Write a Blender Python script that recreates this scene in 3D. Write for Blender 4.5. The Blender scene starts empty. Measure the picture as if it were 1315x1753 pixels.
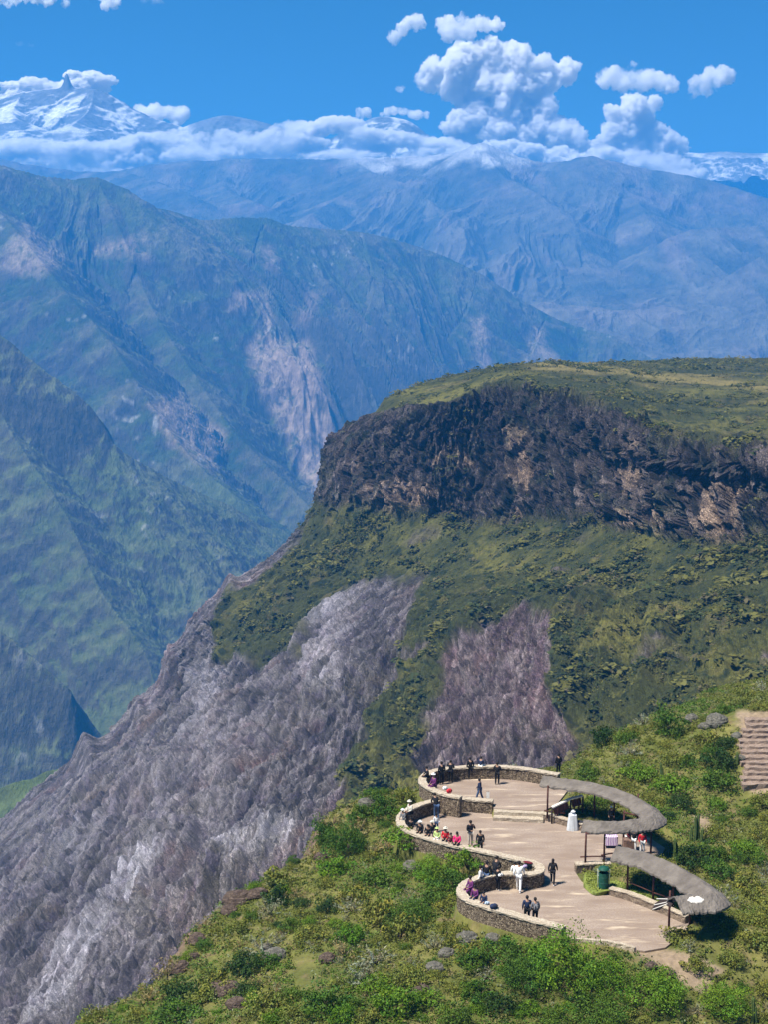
import bpy, bmesh, math, random
import numpy as np
from mathutils import Vector, Matrix
R = math.radians
random.seed(7); rng = np.random.default_rng(11)
scene = bpy.context.scene
col = scene.collection

# ------------------------------------------------------------------ camera
CAMZ = 38.0; F = 2530.0; PITCH = R(8.02)
cp, sp = math.cos(PITCH), math.sin(PITCH)
cam_d = bpy.data.cameras.new('camera'); cam = bpy.data.objects.new('camera', cam_d); col.objects.link(cam)
cam.location = (0, 0, CAMZ); cam.rotation_euler = (R(90) - PITCH, 0, 0)
cam_d.sensor_fit = 'VERTICAL'; cam_d.sensor_height = 24.0; cam_d.sensor_width = 18.0
cam_d.lens = 24.0 * F / 1753.0
cam_d.clip_start = 0.5; cam_d.clip_end = 120000
scene.camera = cam

def ray(px, py):
    a = (px - 657.5) / F; b = -(py - 876.5) / F
    return a, cp + sp * b, -sp + cp * b
def at_y(px, py, Y):
    a, b, c = ray(px, py); t = Y / b
    return np.array((a * t, Y, CAMZ + c * t))
def at_z(px, py, z):
    a, b, c = ray(px, py); t = (z - CAMZ) / c
    return np.array((a * t, b * t, z))
def project(P):
    P = np.asarray(P, float); x = P[..., 0]; y = P[..., 1]; z = P[..., 2] - CAMZ
    d = y * cp - z * sp; u = y * sp + z * cp
    return 657.5 + F * x / d, 876.5 - F * u / d

# ------------------------------------------------------------------ noise
_p = np.random.default_rng(3).permutation(256); PERM = np.concatenate([_p, _p, _p]).astype(np.int32)
_g = np.random.default_rng(5).normal(size=(256, 3)); GRAD = (_g / np.linalg.norm(_g, axis=1)[:, None]).astype(np.float32)
def perlin(x, y, z):
    x = np.asarray(x, np.float32); y = np.asarray(y, np.float32) + 0 * x; z = np.asarray(z, np.float32) + 0 * x
    xi = np.floor(x); yi = np.floor(y); zi = np.floor(z)
    fx, fy, fz = x - xi, y - yi, z - zi
    xi = xi.astype(np.int32) & 255; yi = yi.astype(np.int32) & 255; zi = zi.astype(np.int32) & 255
    u = fx * fx * fx * (fx * (fx * 6 - 15) + 10); v = fy * fy * fy * (fy * (fy * 6 - 15) + 10); w = fz * fz * fz * (fz * (fz * 6 - 15) + 10)
    def c(i, j, k):
        g = GRAD[PERM[PERM[PERM[(xi + i) & 255] + ((yi + j) & 255)] + ((zi + k) & 255)]]
        return g[..., 0] * (fx - i) + g[..., 1] * (fy - j) + g[..., 2] * (fz - k)
    a = c(0,0,0); a += u * (c(1,0,0) - a); b = c(0,1,0); b += u * (c(1,1,0) - b); a += v * (b - a)
    d = c(0,0,1); d += u * (c(1,0,1) - d); e = c(0,1,1); e += u * (c(1,1,1) - e); d += v * (e - d)
    return (a + w * (d - a)) * 1.5
def fbm(x, y, z, o=4, gain=.5, lac=2.03):
    s = 0; a = 1; n = 0
    for i in range(o):
        s = s + a * perlin(x, y, z); n += a; a *= gain; x = x * lac + 17.3; y = y * lac + 5.1; z = z * lac + 9.7
    return s / n
def ridged(x, y, z, o=4, gain=.5, lac=2.05):
    s = 0; a = 1; n = 0
    for i in range(o):
        s = s + a * (1 - 2 * np.abs(perlin(x, y, z))); n += a; a *= gain; x = x * lac + 7.3; y = y * lac + 15.1; z = z * lac + 3.7
    return s / n
_RV = np.random.default_rng(21).random((256, 4)).astype(np.float32)
def cells(x, y, z):
    """jittered cells: random value of the nearest cell, and how far the point is from the cell's border"""
    x = np.asarray(x, np.float32).ravel(); y = np.asarray(y, np.float32).ravel(); z = np.asarray(z, np.float32).ravel()
    xi = np.floor(x).astype(np.int32); yi = np.floor(y).astype(np.int32); zi = np.floor(z).astype(np.int32); f1 = np.full(x.shape, 9, np.float32); f2 = f1.copy(); val = np.zeros_like(x)
    for i in (-1, 0, 1):
        for j in (-1, 0, 1):
            for k in (-1, 0, 1):
                r = _RV[PERM[PERM[PERM[(xi + i) & 255] + ((yi + j) & 255)] + ((zi + k) & 255)]]
                d = (xi + i + r[:, 0] - x) ** 2 + (yi + j + r[:, 1] - y) ** 2 + (zi + k + r[:, 2] - z) ** 2
                m = d < f1; f2 = np.where(m, f1, np.minimum(f2, d)); val = np.where(m, r[:, 3], val); f1 = np.where(m, d, f1)
    return val, np.sqrt(f2) - np.sqrt(f1)
def sstep(a, b, x):
    t = np.clip((x - a) / (b - a), 0, 1); return t * t * (3 - 2 * t)
def lerp(a, b, t): return a + (b - a) * t
def mixc(A, B, t): return A + (np.asarray(B) - A) * t[..., None]
def interp_poly(pts, n):
    """centripetal-ish Catmull-Rom through pts, n samples"""
    P = np.asarray(pts, float); m = len(P)
    t = np.linspace(0, m - 1, n); i = np.clip(np.floor(t).astype(int), 0, m - 2); f = (t - i)[:, None]
    p0 = P[np.clip(i - 1, 0, m - 1)]; p1 = P[i]; p2 = P[i + 1]; p3 = P[np.clip(i + 2, 0, m - 1)]
    return .5 * (2 * p1 + (p2 - p0) * f + (2 * p0 - 5 * p1 + 4 * p2 - p3) * f * f + (3 * p1 - p0 - 3 * p2 + p3) * f ** 3)
def poly_dist(X, Y, pts, closed=True):
    """signed distance (positive inside) to polygon; also the distance only when open"""
    P = np.asarray(pts, float)[:, :2]; Q = np.roll(P, -1, 0)
    if not closed: P, Q = P[:-1], Q[:-1]
    d = np.full(X.shape, 1e9); ins = np.zeros(X.shape, bool)
    for (ax, ay), (bx, by) in zip(P, Q):
        ex, ey = bx - ax, by - ay; L = ex * ex + ey * ey + 1e-12
        t = np.clip(((X - ax) * ex + (Y - ay) * ey) / L, 0, 1)
        d = np.minimum(d, np.hypot(X - ax - t * ex, Y - ay - t * ey))
        if closed and ay != by:
            c = ((ay > Y) != (by > Y)) & (X < (bx - ax) * (Y - ay) / (by - ay) + ax)
            ins ^= c
    return np.where(ins, d, -d) if closed else d

# ------------------------------------------------------------------ mesh helpers
def mesh_np(name, V, Fq, smooth=True, colors=None):
    """V (n,3); Fq (m,k) faces of k corners"""
    me = bpy.data.meshes.new(name); V = np.asarray(V, np.float32); Fq = np.asarray(Fq, np.int32); k = Fq.shape[1]
    me.vertices.add(len(V)); me.vertices.foreach_set('co', V.ravel())
    me.loops.add(Fq.size); me.loops.foreach_set('vertex_index', Fq.ravel())
    me.polygons.add(len(Fq)); me.polygons.foreach_set('loop_start', np.arange(0, Fq.size, k, dtype=np.int32))
    me.polygons.foreach_set('loop_total', np.full(len(Fq), k, np.int32))
    me.polygons.foreach_set('use_smooth', np.full(len(Fq), bool(smooth)))
    me.update(calc_edges=True)
    if colors is not None:
        a = me.color_attributes.new('tint', 'FLOAT_COLOR', 'POINT')
        c = np.ones((len(V), 4), np.float32); c[:, :3] = np.asarray(colors).reshape(len(V), -1)[:, :3]; c[:, 3] = 1 if np.asarray(colors).reshape(len(V), -1).shape[1] < 4 else np.asarray(colors).reshape(len(V), -1)[:, 3]; a.data.foreach_set('color', c.ravel())
    return me
def grid_faces(nr, nc):
    i = np.arange(nr - 1)[:, None] * nc + np.arange(nc - 1)[None]; i = i.ravel()
    return np.stack([i, i + 1, i + nc + 1, i + nc], 1)
def obj(name, me, m=None, parent=None, label=None, cat=None, group=None, kind=None, loc=None, rz=None):
    if isinstance(me, bmesh.types.BMesh):
        b = me; me = bpy.data.meshes.new(name); b.to_mesh(me); b.free()
    o = bpy.data.objects.new(name, me); col.objects.link(o)
    if m is not None:
        me.materials.clear()
        for mm in (m if isinstance(m, (list, tuple)) else [m]): me.materials.append(mm)
    if parent: o.parent = parent
    return tag(o, label, cat, group, kind, loc, rz)
def tag(o, label=None, cat=None, group=None, kind=None, loc=None, rz=None):
    if label: o['label'] = label
    if cat: o['category'] = cat
    if group: o['group'] = group
    if kind: o['kind'] = kind
    if loc is not None: o.location = tuple(float(v) for v in loc)
    if rz is not None: o.rotation_euler = (0, 0, rz)
    return o
def empty(name, label, cat, loc, rz=0, group=None):
    o = bpy.data.objects.new(name, None); col.objects.link(o); o.empty_display_size = .3
    return tag(o, label, cat, group, None, loc, rz)
def copy_tree(o, parent=None):
    c = o.copy(); col.objects.link(c)
    if parent: c.parent = parent
    for ch in list(o.children): copy_tree(ch, c)
    return c

# ------------------------------------------------------------------ materials
def new_mat(name):
    m = bpy.data.materials.new(name); m.use_nodes = True; nt = m.node_tree
    b = nt.nodes['Principled BSDF']; b.inputs['Roughness'].default_value = .9
    b.inputs['Specular IOR Level'].default_value = .2
    return m, nt, b
def N(nt, t, **kw):
    n = nt.nodes.new(t)
    for k, v in kw.items():
        if k in n.inputs: n.inputs[k].default_value = v
        else: setattr(n, k, v)
    return n
def noise_fac(nt, scale, detail=4, lo=.35, hi=.65, coord='Object', stretch=None, rough=.55):
    tc = nt.nodes.new('ShaderNodeTexCoord'); src = tc.outputs[coord]
    if stretch:
        mp = nt.nodes.new('ShaderNodeMapping'); mp.inputs['Scale'].default_value = stretch
        nt.links.new(src, mp.inputs[0]); src = mp.outputs[0]
    n = N(nt, 'ShaderNodeTexNoise'); n.inputs['Scale'].default_value = scale; n.inputs['Detail'].default_value = detail; n.inputs['Roughness'].default_value = rough
    nt.links.new(src, n.inputs['Vector'])
    mr = N(nt, 'ShaderNodeMapRange'); mr.inputs[1].default_value = lo; mr.inputs[2].default_value = hi
    nt.links.new(n.outputs[0], mr.inputs[0]); return mr.outputs[0], n.outputs[0]
def mixnode(nt, f, a, b, mode='MIX'):
    m = nt.nodes.new('ShaderNodeMix'); m.data_type = 'RGBA'; m.blend_type = mode; m.clamp_factor = True
    for s, v in ((m.inputs[0], f), (m.inputs[6], a), (m.inputs[7], b)):
        if hasattr(v, 'links') or hasattr(v, 'is_linked'): nt.links.new(v, s)
        else: s.default_value = v if not isinstance(v, tuple) else (*v, 1)[:4]
    return m.outputs[2]
def bump(nt, b, h, strength=.5, dist=.1):
    n = nt.nodes.new('ShaderNodeBump'); n.inputs['Strength'].default_value = strength; n.inputs['Distance'].default_value = dist
    nt.links.new(h, n.inputs['Height']); nt.links.new(n.outputs[0], b.inputs['Normal'])
def terrain_mat(name, scale, contrast=.5, bstr=.6, bdist=1., stretch=None, second=None):
    m, nt, b = new_mat(name)
    at = nt.nodes.new('ShaderNodeVertexColor'); at.layer_name = 'tint'
    f, raw = noise_fac(nt, scale, 6, .3, .7, stretch=stretch, rough=.7)
    dark = mixnode(nt, 1.0, at.outputs[0], (1 - contrast,) * 3, 'MULTIPLY')
    lite = mixnode(nt, 1.0, at.outputs[0], (1 + contrast,) * 3, 'MULTIPLY')
    c = mixnode(nt, f, dark, lite)
    if second:
        g2, raw2 = noise_fac(nt, second[0], 5, .36, .64, stretch=second[1], rough=.75)
        c = mixnode(nt, g2, mixnode(nt, 1.0, c, (1 - second[2],) * 3, 'MULTIPLY'), mixnode(nt, 1.0, c, (1 + second[2],) * 3, 'MULTIPLY'))
        ad = nt.nodes.new('ShaderNodeMath'); nt.links.new(raw, ad.inputs[0]); nt.links.new(raw2, ad.inputs[1]); raw = ad.outputs[0]
    nt.links.new(c, b.inputs['Base Color']); bump(nt, b, raw, bstr, bdist)
    return m
_simple = {}
def flat(name, c, rough=.8, var=.15, scale=6, metal=0):
    if name in _simple: return _simple[name]
    m, nt, b = new_mat(name); f, raw = noise_fac(nt, scale, 3)
    a = tuple(min(1, x * (1 - var)) for x in c); d = tuple(min(1, x * (1 + var)) for x in c)
    nt.links.new(mixnode(nt, f, a, d), b.inputs['Base Color']); b.inputs['Roughness'].default_value = rough; b.inputs['Metallic'].default_value = metal
    _simple[name] = m; return m
# ------------------------------------------------------------------ light
SUN_DIR = Vector((-0.42, -0.22, 0.88)).normalized()
sun_d = bpy.data.lights.new('sun', 'SUN'); sun = bpy.data.objects.new('sun', sun_d); col.objects.link(sun)
sun_d.energy = 4.8; sun_d.angle = R(9.0); sun_d.color = (1, .95, .87)
sun.rotation_euler = SUN_DIR.to_track_quat('Z', 'Y').to_euler(); sun.location = (0, 0, 300)
w = bpy.data.worlds.new('World'); scene.world = w; w.use_nodes = True; nt = w.node_tree
bg = nt.nodes['Background']; sk = nt.nodes.new('ShaderNodeTexSky'); sk.sky_type = 'NISHITA'; sk.sun_disc = False
sk.sun_elevation = math.asin(SUN_DIR.z); sk.sun_rotation = math.atan2(SUN_DIR.x, SUN_DIR.y)
sk.altitude = 3800; sk.air_density = 1.0; sk.dust_density = 0.3; sk.ozone_density = 3.0
hs = nt.nodes.new('ShaderNodeHueSaturation'); hs.inputs['Saturation'].default_value = 1.3; hs.inputs['Hue'].default_value = .488; hs.inputs['Value'].default_value = .64
nt.links.new(sk.outputs[0], hs.inputs['Color']); nt.links.new(hs.outputs[0], bg.inputs[0]); bg.inputs[1].default_value = .075
scene.view_settings.view_transform = 'Standard'; scene.view_settings.look = 'None'
scene.view_settings.exposure = 1.0; scene.view_settings.gamma = 1
cy = scene.cycles
cy.max_bounces = 14; cy.diffuse_bounces = 3; cy.glossy_bounces = 2; cy.transmission_bounces = 3; cy.transparent_max_bounces = 8
cy.volume_bounces = 14; cy.volume_step_rate = 1; cy.use_denoising = True; cy.caustics_reflective = False; cy.caustics_refractive = False

# ------------------------------------------------------------------ haze
HAZE_TOP = 770.; HAZE_Y = 7800.
def haze_box():
    x, y0, y1, z0, z1 = 9000, -400, HAZE_Y, -1400, HAZE_TOP
    V = [(-x,y0,z0),(x,y0,z0),(x,y1,z0),(-x,y1,z0),(-x,y0,z1),(x,y0,z1),(x,y1,z1),(-x,y1,z1)]
    Fc = [(0,3,2,1),(4,5,6,7),(0,1,5,4),(1,2,6,5),(2,3,7,6),(3,0,4,7)]
    m = bpy.data.materials.new('haze_air'); m.use_nodes = True; nt = m.node_tree; nt.nodes.remove(nt.nodes['Principled BSDF'])
    v = nt.nodes.new('ShaderNodeVolumePrincipled'); v.inputs['Color'].default_value = (.055, .42, 1, 1)
    v.inputs['Density'].default_value = 1.75e-4; v.inputs['Anisotropy'].default_value = .15
    nt.links.new(v.outputs[0], nt.nodes['Material Output'].inputs['Volume'])
    obj('haze', mesh_np('haze', V, Fc, False), m, kind='stuff')
haze_box()

# ------------------------------------------------------------------ clouds: puffy hulls filled with mist
def cloud_mat(name, dens, lo=.36, hi=.60, sc=1 / 230):
    m = bpy.data.materials.new(name); m.use_nodes = True; nt = m.node_tree; nt.nodes.remove(nt.nodes['Principled BSDF'])
    v = nt.nodes.new('ShaderNodeVolumePrincipled'); v.inputs['Color'].default_value = (1, 1, 1, 1); v.inputs['Anisotropy'].default_value = .1
    tc = nt.nodes.new('ShaderNodeTexCoord'); n = nt.nodes.new('ShaderNodeTexNoise'); n.inputs['Scale'].default_value = sc; n.inputs['Detail'].default_value = 5; n.inputs['Roughness'].default_value = .62
    nt.links.new(tc.outputs['Object'], n.inputs['Vector'])
    mr = nt.nodes.new('ShaderNodeMapRange'); mr.inputs[1].default_value = lo; mr.inputs[2].default_value = hi; mr.inputs[4].default_value = dens
    nt.links.new(n.outputs[0], mr.inputs[0]); nt.links.new(mr.outputs[0], v.inputs['Density'])
    nt.links.new(v.outputs[0], nt.nodes['Material Output'].inputs['Volume']); return m
CM = cloud_mat('cloud_mist', .045); CC = cloud_mat('cumulus_mist', .05, .24, .50, 1 / 300); CB = cloud_mat('cloud_bank_mist', .09, .32, .56, 1 / 420); CT = cloud_mat('thin_cloud_mist', .012, .42, .7, 1 / 300)
def make_cloud(name, label, Y, blobs, m, group=None, amp=.35, vox=None, flat_y=1.0, seed=0, thick=.8):
    """blobs: (px, py, radius px [, x stretch]) on the plane at distance Y, swelled into solid puffs"""
    s = Y / F; bm = bmesh.new(); rs = []; rnd = random.Random(seed)
    for bl in blobs:
        px, py, r = bl[:3]; sx = bl[3] if len(bl) > 3 else 1.0
        p = at_y(px, py, Y); rr = r * s; rs.append(rr)
        M = Matrix.Translation(Vector((p[0], p[1] + rnd.uniform(-.6, .6) * rr, p[2]))) @ Matrix.Diagonal((sx, thick, 1, 1))
        bmesh.ops.create_icosphere(bm, subdivisions=3, radius=rr, matrix=M)
    me = bpy.data.meshes.new(name); bm.to_mesh(me); bm.free()
    o = bpy.data.objects.new(name, me); col.objects.link(o)
    md = o.modifiers.new('r', 'REMESH'); md.mode = 'VOXEL'; md.voxel_size = (vox or 2.2) * s; md.use_smooth_shade = True
    dg = bpy.context.evaluated_depsgraph_get(); me2 = bpy.data.meshes.new_from_object(o.evaluated_get(dg)); o.modifiers.clear()
    o.data = me2; bpy.data.meshes.remove(me); n = len(me2.vertices)
    V = np.empty(n * 3, np.float32); me2.vertices.foreach_get('co', V); V = V.reshape(-1, 3)
    Nn = np.empty(n * 3, np.float32); me2.vertices.foreach_get('normal', Nn); Nn = Nn.reshape(-1, 3)
    R0 = min(s * 24, float(np.median(rs)) * 1.25); q = V / R0 + seed * 3.1
    W = np.stack([fbm(*(q * .8 + k * 9).T, 4) for k in range(3)], 1)          # warp
    q2 = q * 1.0 + W * 1.2; h = .42
    for k, (fr, am) in enumerate(((1, .8), (2.1, .55), (4.3, .36), (8.9, .24), (18, .14))): h = h - am * np.abs(perlin(*(q2 * fr + k * 4).T))
    V = V + Nn * (h * R0 * amp * 1.9)[:, None] + W * R0 * amp * 1.3
    V[:, 2] = (V[:, 2] - V[:, 2].mean()) * flat_y + V[:, 2].mean()
    me2.vertices.foreach_set('co', V.ravel()); me2.update(); me2.materials.append(m)
    return tag(o, label, 'cloud', group)
def fill(pts, r0, r1, n, seed, sx=1.0):
    """scatter puff blobs inside a photo-outline polygon"""
    P = np.array(pts, float); rnd = np.random.default_rng(seed); out = []
    lo, hi = P.min(0), P.max(0); k = 0
    while len(out) < n and k < 60 * n:
        k += 1; q = lo + rnd.random(2) * (hi - lo); r = rnd.uniform(r0, r1)
        if poly_dist(q[:1], q[1:], P)[0] > r * .72: out.append((q[0], q[1], r, sx))
    return out
CY = 13500.
make_cloud('cloud', 'largest white cumulus cloud with grey base towering over the blue range', CY,
    fill([(700,150),(730,105),(790,75),(850,65),(890,72),(935,92),(1000,100),(1012,118),(985,140),(950,165),(965,200),(1010,225),(1030,290),(930,300),(860,290),(770,275),(770,240),(750,215),(790,190),(770,165)], 9, 28, 190, 1) + [(870,215,26),(900,235,28),(930,215,24),(955,245,26),(985,262,22),(840,240,24),(810,250,20),(915,185,24)], CC, seed=1, amp=.36)
make_cloud('cloud', 'grey column of cloud rising right of the big cumulus', CY - 300,
    fill([(1040,185),(1080,155),(1130,162),(1130,205),(1150,225),(1175,232),(1195,255),(1180,300),(1020,300),(1000,255),(1030,225)], 9, 24, 60, 2), CC, seed=2, amp=.36)
make_cloud('cloud', 'elongated white cloud between the big cumulus and the small round one', CY,
    fill([(975,145),(1010,128),(1060,112),(1110,112),(1150,128),(1175,150),(1150,160),(1110,158),(1040,152)], 8, 17, 30, 3), CM, seed=3, amp=.4, vox=2)
make_cloud('cloud', 'small white cloud at the right edge of the sky', CY,
    fill([(1170,160),(1185,130),(1215,110),(1250,118),(1285,140),(1285,152),(1240,152),(1195,170)], 6, 15, 22, 4), CM, seed=4, amp=.4, vox=2)
make_cloud('cloud', 'white cloud above the cumulus with a wispy right end', CY,
    fill([(735,48),(760,25),(800,20),(840,32),(875,32),(870,50),(800,72),(760,68)], 7, 16, 24, 5), CM, seed=5, amp=.4, vox=2)
make_cloud('cloud', 'small slanted white cloud at upper left of the cumulus', CY,
    fill([(660,70),(675,45),(705,18),(732,25),(730,50),(700,66),(672,76)], 6, 13, 14, 6), CM, seed=6, amp=.4, vox=2)

make_cloud('cloud', 'long low band of white cloud lying along the top of the blue range', 11900.,
    fill([(-90,238),(40,236),(110,240),(160,234),(230,226),(330,222),(420,224),(470,208),(520,210),(560,196),(600,204),(640,224),(720,228),(800,232),(860,250),(860,310),(-90,330)], 8, 17, 170, 7, 3.2), CB, seed=7, amp=.26)
make_cloud('cloud', 'thin veil of cloud drifting below the left snow peak', 12600.,
    fill([(-80,200),(40,212),(120,220),(200,222),(330,224),(330,300),(200,310),(-80,290)], 7, 14, 70, 8, 3.0), CT, seed=8, amp=.35)
make_cloud('cloud', 'white cloud capping the left snow peak behind its rock spire', 20800.,
    fill([(-90,130),(0,124),(60,130),(100,126),(150,118),(185,126),(205,150),(222,170),(190,185),(-90,190)], 6, 12, 60, 9, 2.2), CB, seed=9, amp=.3)
make_cloud('cloud', 'white cloud behind the right shoulder of the left snow peak', 19500.,
    fill([(215,188),(240,178),(290,180),(325,182),(335,205),(300,222),(230,215)], 7, 15, 24, 10), CM, seed=10, amp=.35, vox=2)
make_cloud('cloud', 'flat streak of cloud above the small central snow dome', 19500.,
    fill([(600,188),(640,181),(690,182),(735,190),(745,208),(700,205),(640,198),(615,210)], 4, 8, 40, 11), CM, seed=11, amp=.3, vox=1.6)
make_cloud('cloud', 'low white cloud filling the gap left of the right snow slopes', 12400.,
    fill([(780,255),(850,240),(1000,250),(1140,262),(1190,285),(1230,330),(900,300)], 8, 16, 90, 12, 2.2), CB, seed=12, amp=.4)
make_cloud('cloud', 'ragged white cloud cut by the top left corner of the sky', CY,
    fill([(-40,-30),(60,-25),(125,-8),(120,12),(70,10),(20,12),(-40,14)], 6, 13, 34, 13), CM, seed=13, amp=.5, vox=2)
make_cloud('cloud', 'small ragged cloud second from the top left corner', CY,
    fill([(160,-8),(200,-12),(215,10),(185,20),(162,18)], 4, 9, 10, 14), CM, seed=14, amp=.5, vox=1.6)
make_cloud('cloud', 'faint small cloud at the top edge left of centre', CY,
    fill([(228,-4),(260,-10),(290,0),(300,8),(262,16),(240,10)], 4, 8, 12, 15), CT, seed=15, amp=.5, vox=1.6)
make_cloud('cloud', 'tiny thin streak of cloud alone in the sky above the left peak', CY,
    fill([(14,74),(35,70),(62,76),(60,82),(35,80)], 3, 5, 14, 16), CT, seed=16, amp=.4, vox=1.4)
make_cloud('cloud', 'small thin cloud puff just left of the big cumulus', CY,
    fill([(678,148),(684,140),(694,150),(688,160),(680,158)], 4, 7, 5, 17), CM, seed=17, amp=.4, vox=1.4)
# ------------------------------------------------------------------ ridge-based terrain
def ridge_field(X, Y, ridges, floor):
    """height = smooth max over ridge lines (crest height minus slope times distance), gullied down the fall line"""
    shp = X.shape; X = X.ravel().astype(np.float32); Y = Y.ravel().astype(np.float32)
    H = np.full(X.shape, float(floor), np.float32); T = np.zeros(X.shape, np.float32); D = np.full(X.shape, 1e9, np.float32)
    for k, r in enumerate(ridges):
        P = interp_poly(r['pts'], 3 * len(r['pts']) - 2); arc = np.concatenate([[0], np.cumsum(np.hypot(*(P[1:, :2] - P[:-1, :2]).T))])
        g = r.get('gul', 400.); A = r.get('amp', .22); sm = r.get('sm', 8.)
        bx0, by0 = P[:, :2].min(0); bx1, by1 = P[:, :2].max(0)
        db = np.hypot(np.maximum(np.maximum(bx0 - X, X - bx1), 0), np.maximum(np.maximum(by0 - Y, Y - by1), 0))
        idx = np.nonzero(P[:, 2].max() - r['slope'] * db + A * .75 * np.minimum(db + 600, g * 2.2) > H - 2 * sm)[0]
        if not len(idx): continue
        x = X[idx]; y = Y[idx]
        best = np.full(x.shape, 1e9, np.float32); cz = np.zeros_like(x); ct = np.zeros_like(x); ws = np.zeros_like(x)
        for i in range(len(P) - 1):
            ax, ay, az = (float(v) for v in P[i]); ex, ey, ez = (float(v) for v in P[i + 1] - P[i]); L_ = ex * ex + ey * ey + 1e-9
            dx = x - ax; dy = y - ay
            t = np.clip((dx * ex + dy * ey) / L_, 0, 1)
            d = np.sqrt((dx - t * ex) ** 2 + (dy - t * ey) ** 2); best = np.minimum(best, d)
            w_ = (d / g + .004) ** -8; ws += w_; cz += w_ * (az + t * ez); ct += w_ * (arc[i] + t * (arc[i + 1] - arc[i]))
        cz /= ws; ct /= ws
        wv = ct / g + k * 11.3 + .5 * fbm(x / g / 2, y / g / 2, np.float32(k * 3.3), 3)
        gul = ridged(wv, best / g * .22, np.float32(k), 5, .55) - .25
        gul = gul + .42 * (ridged(ct / g * 3.4 + .8 * fbm(x / g, y / g, np.float32(k), 2), best / g * .5, np.float32(k + 7), 4, .6) - .2)
        h = cz - r['slope'] * best + A * gul * np.minimum(best, g * 2.2)
        Hi = H[idx]; m = h > Hi
        q = np.exp(-np.abs(h - Hi) / sm) * sm * .25
        D[idx] = np.where(m, best, D[idx]); T[idx] = np.where(m, gul, T[idx]); H[idx] = np.maximum(h, Hi) + q
    return H.reshape(shp), T.reshape(shp), D.reshape(shp)
def polar_grid(px0, px1, nx, y0, y1, ny, gamma=1.0):
    a = (np.linspace(px0, px1, nx) - 657.5) / F
    Yr = y0 * (y1 / y0) ** (np.linspace(0, 1, ny) ** gamma)
    return (a[None] * Yr[:, None]), np.repeat(Yr[:, None], nx, 1)
def slope_of(X, Y, H):
    dHy = np.gradient(H, axis=0) / np.gradient(Y, axis=0); dHx = np.gradient(H, axis=1) / np.gradient(X, axis=1)
    return np.hypot(dHx, dHy), dHx, dHy
def L(*pts): return [at_y(px, py, Y) for px, py, Y in pts]

# blue range on the horizon
def far_range():
    X, Y = polar_grid(-260, 1560, 900, 4300, 7500, 520)
    rg = [dict(pts=L((-500,250,6912),(-200,255,6840),(0,276,6768),(60,286,6768),(120,294,6768),(180,298,6696),(250,286,6696),(330,278,6696),(430,274,6696),(520,275,6624),(600,274,6552),(700,270,6480),(780,264,6408),(822,249,6336),(852,255,6336),(890,272,6336),(930,280,6336),(972,278,6264),(1012,270,6192),(1055,279,6192),(1100,291,6192),(1160,300,6120),(1230,316,6048),(1315,342,5904),(1450,375,5760),(1700,400,5616)), n=90, slope=.52, gul=640, amp=.2),
        dict(pts=L((822,250,6336),(860,300,5976),(930,340,5688),(985,390,5445),(1010,450,5236)), slope=.5, gul=300, amp=.22),
        dict(pts=L((1012,271,6192),(1080,330,5832),(1110,380,5544),(1130,430,5362)), slope=.5, gul=300, amp=.22),
        dict(pts=L((700,272,6480),(620,320,6120),(560,350,5832),(500,400,5487)), slope=.5, gul=300, amp=.22),
        dict(pts=L((600,276,6552),(640,300,6192),(720,330,5904),(770,400,5544),(850,470,5278)), slope=.5, gul=300, amp=.22),
        dict(pts=L((420,276,6696),(380,320,6264),(440,350,5904)), slope=.5, gul=300, amp=.2),
        dict(pts=L((150,298,6696),(230,300,6336),(330,340,5976)), slope=.5, gul=300, amp=.2),
        dict(pts=L((1250,325,6048),(1200,390,5688),(1130,415,5445),(1100,440,5320)), slope=.5, gul=300, amp=.2),
        dict(pts=L((1560,330,4985),(1400,400,4943),(1315,437,4901),(1230,490,4817),(1150,560,4755),(1080,620,4692),(1000,690,4650)), slope=.62, gul=380, amp=.25),
        dict(pts=L((1500,300,5487),(1330,385,5320),(1180,398,5236),(1090,450,5152),(1020,520,5027)), slope=.5, gul=300, amp=.22)]
    H, T, D = ridge_field(X, Y, rg, -900)
    H += 40 * fbm(X / 450, Y / 450, 0 * X, 5) * sstep(0, 300, D) + 12 * ridged(X / 130, Y / 130, H / 300, 5)
    sl, gx, gy = slope_of(X, Y, H)
    c = np.zeros(X.shape + (3,)) + (.065, .075, .06)
    c = mixc(c, (.16, .13, .10), sstep(.0, .5, fbm(X / 500, Y / 500, 3 + 0 * X, 5)) * .8)
    c = mixc(c, (.24, .18, .16), sstep(.2, .5, fbm(X / 180, Y / 300, 8 + 0 * X, 5) + .25 * T) * .5); c = mixc(c, (.20, .18, .13), sstep(.3, .8, T) * .6)
    snow = sstep(600, 690, H + 110 * fbm(X / 120, Y / 200, 1 + 0 * X, 4) + 60 * T)
    px, py = project(np.stack([X, Y, H], -1))
    c = mixc(c, (.75, .77, .8), snow * .55 * sstep(-.3, .5, T) * (1 - sstep(850, 1000, px)) * sstep(560, 640, px))
    V = np.stack([X, Y, H], -1).reshape(-1, 3)
    obj('distant_mountain_range', mesh_np('range', V, grid_faces(*X.shape), False, c), terrain_mat('range_ground', .012, .4, .7, 30, second=(.04, (1, .4, .4), .15)), kind='structure')
far_range()

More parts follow.
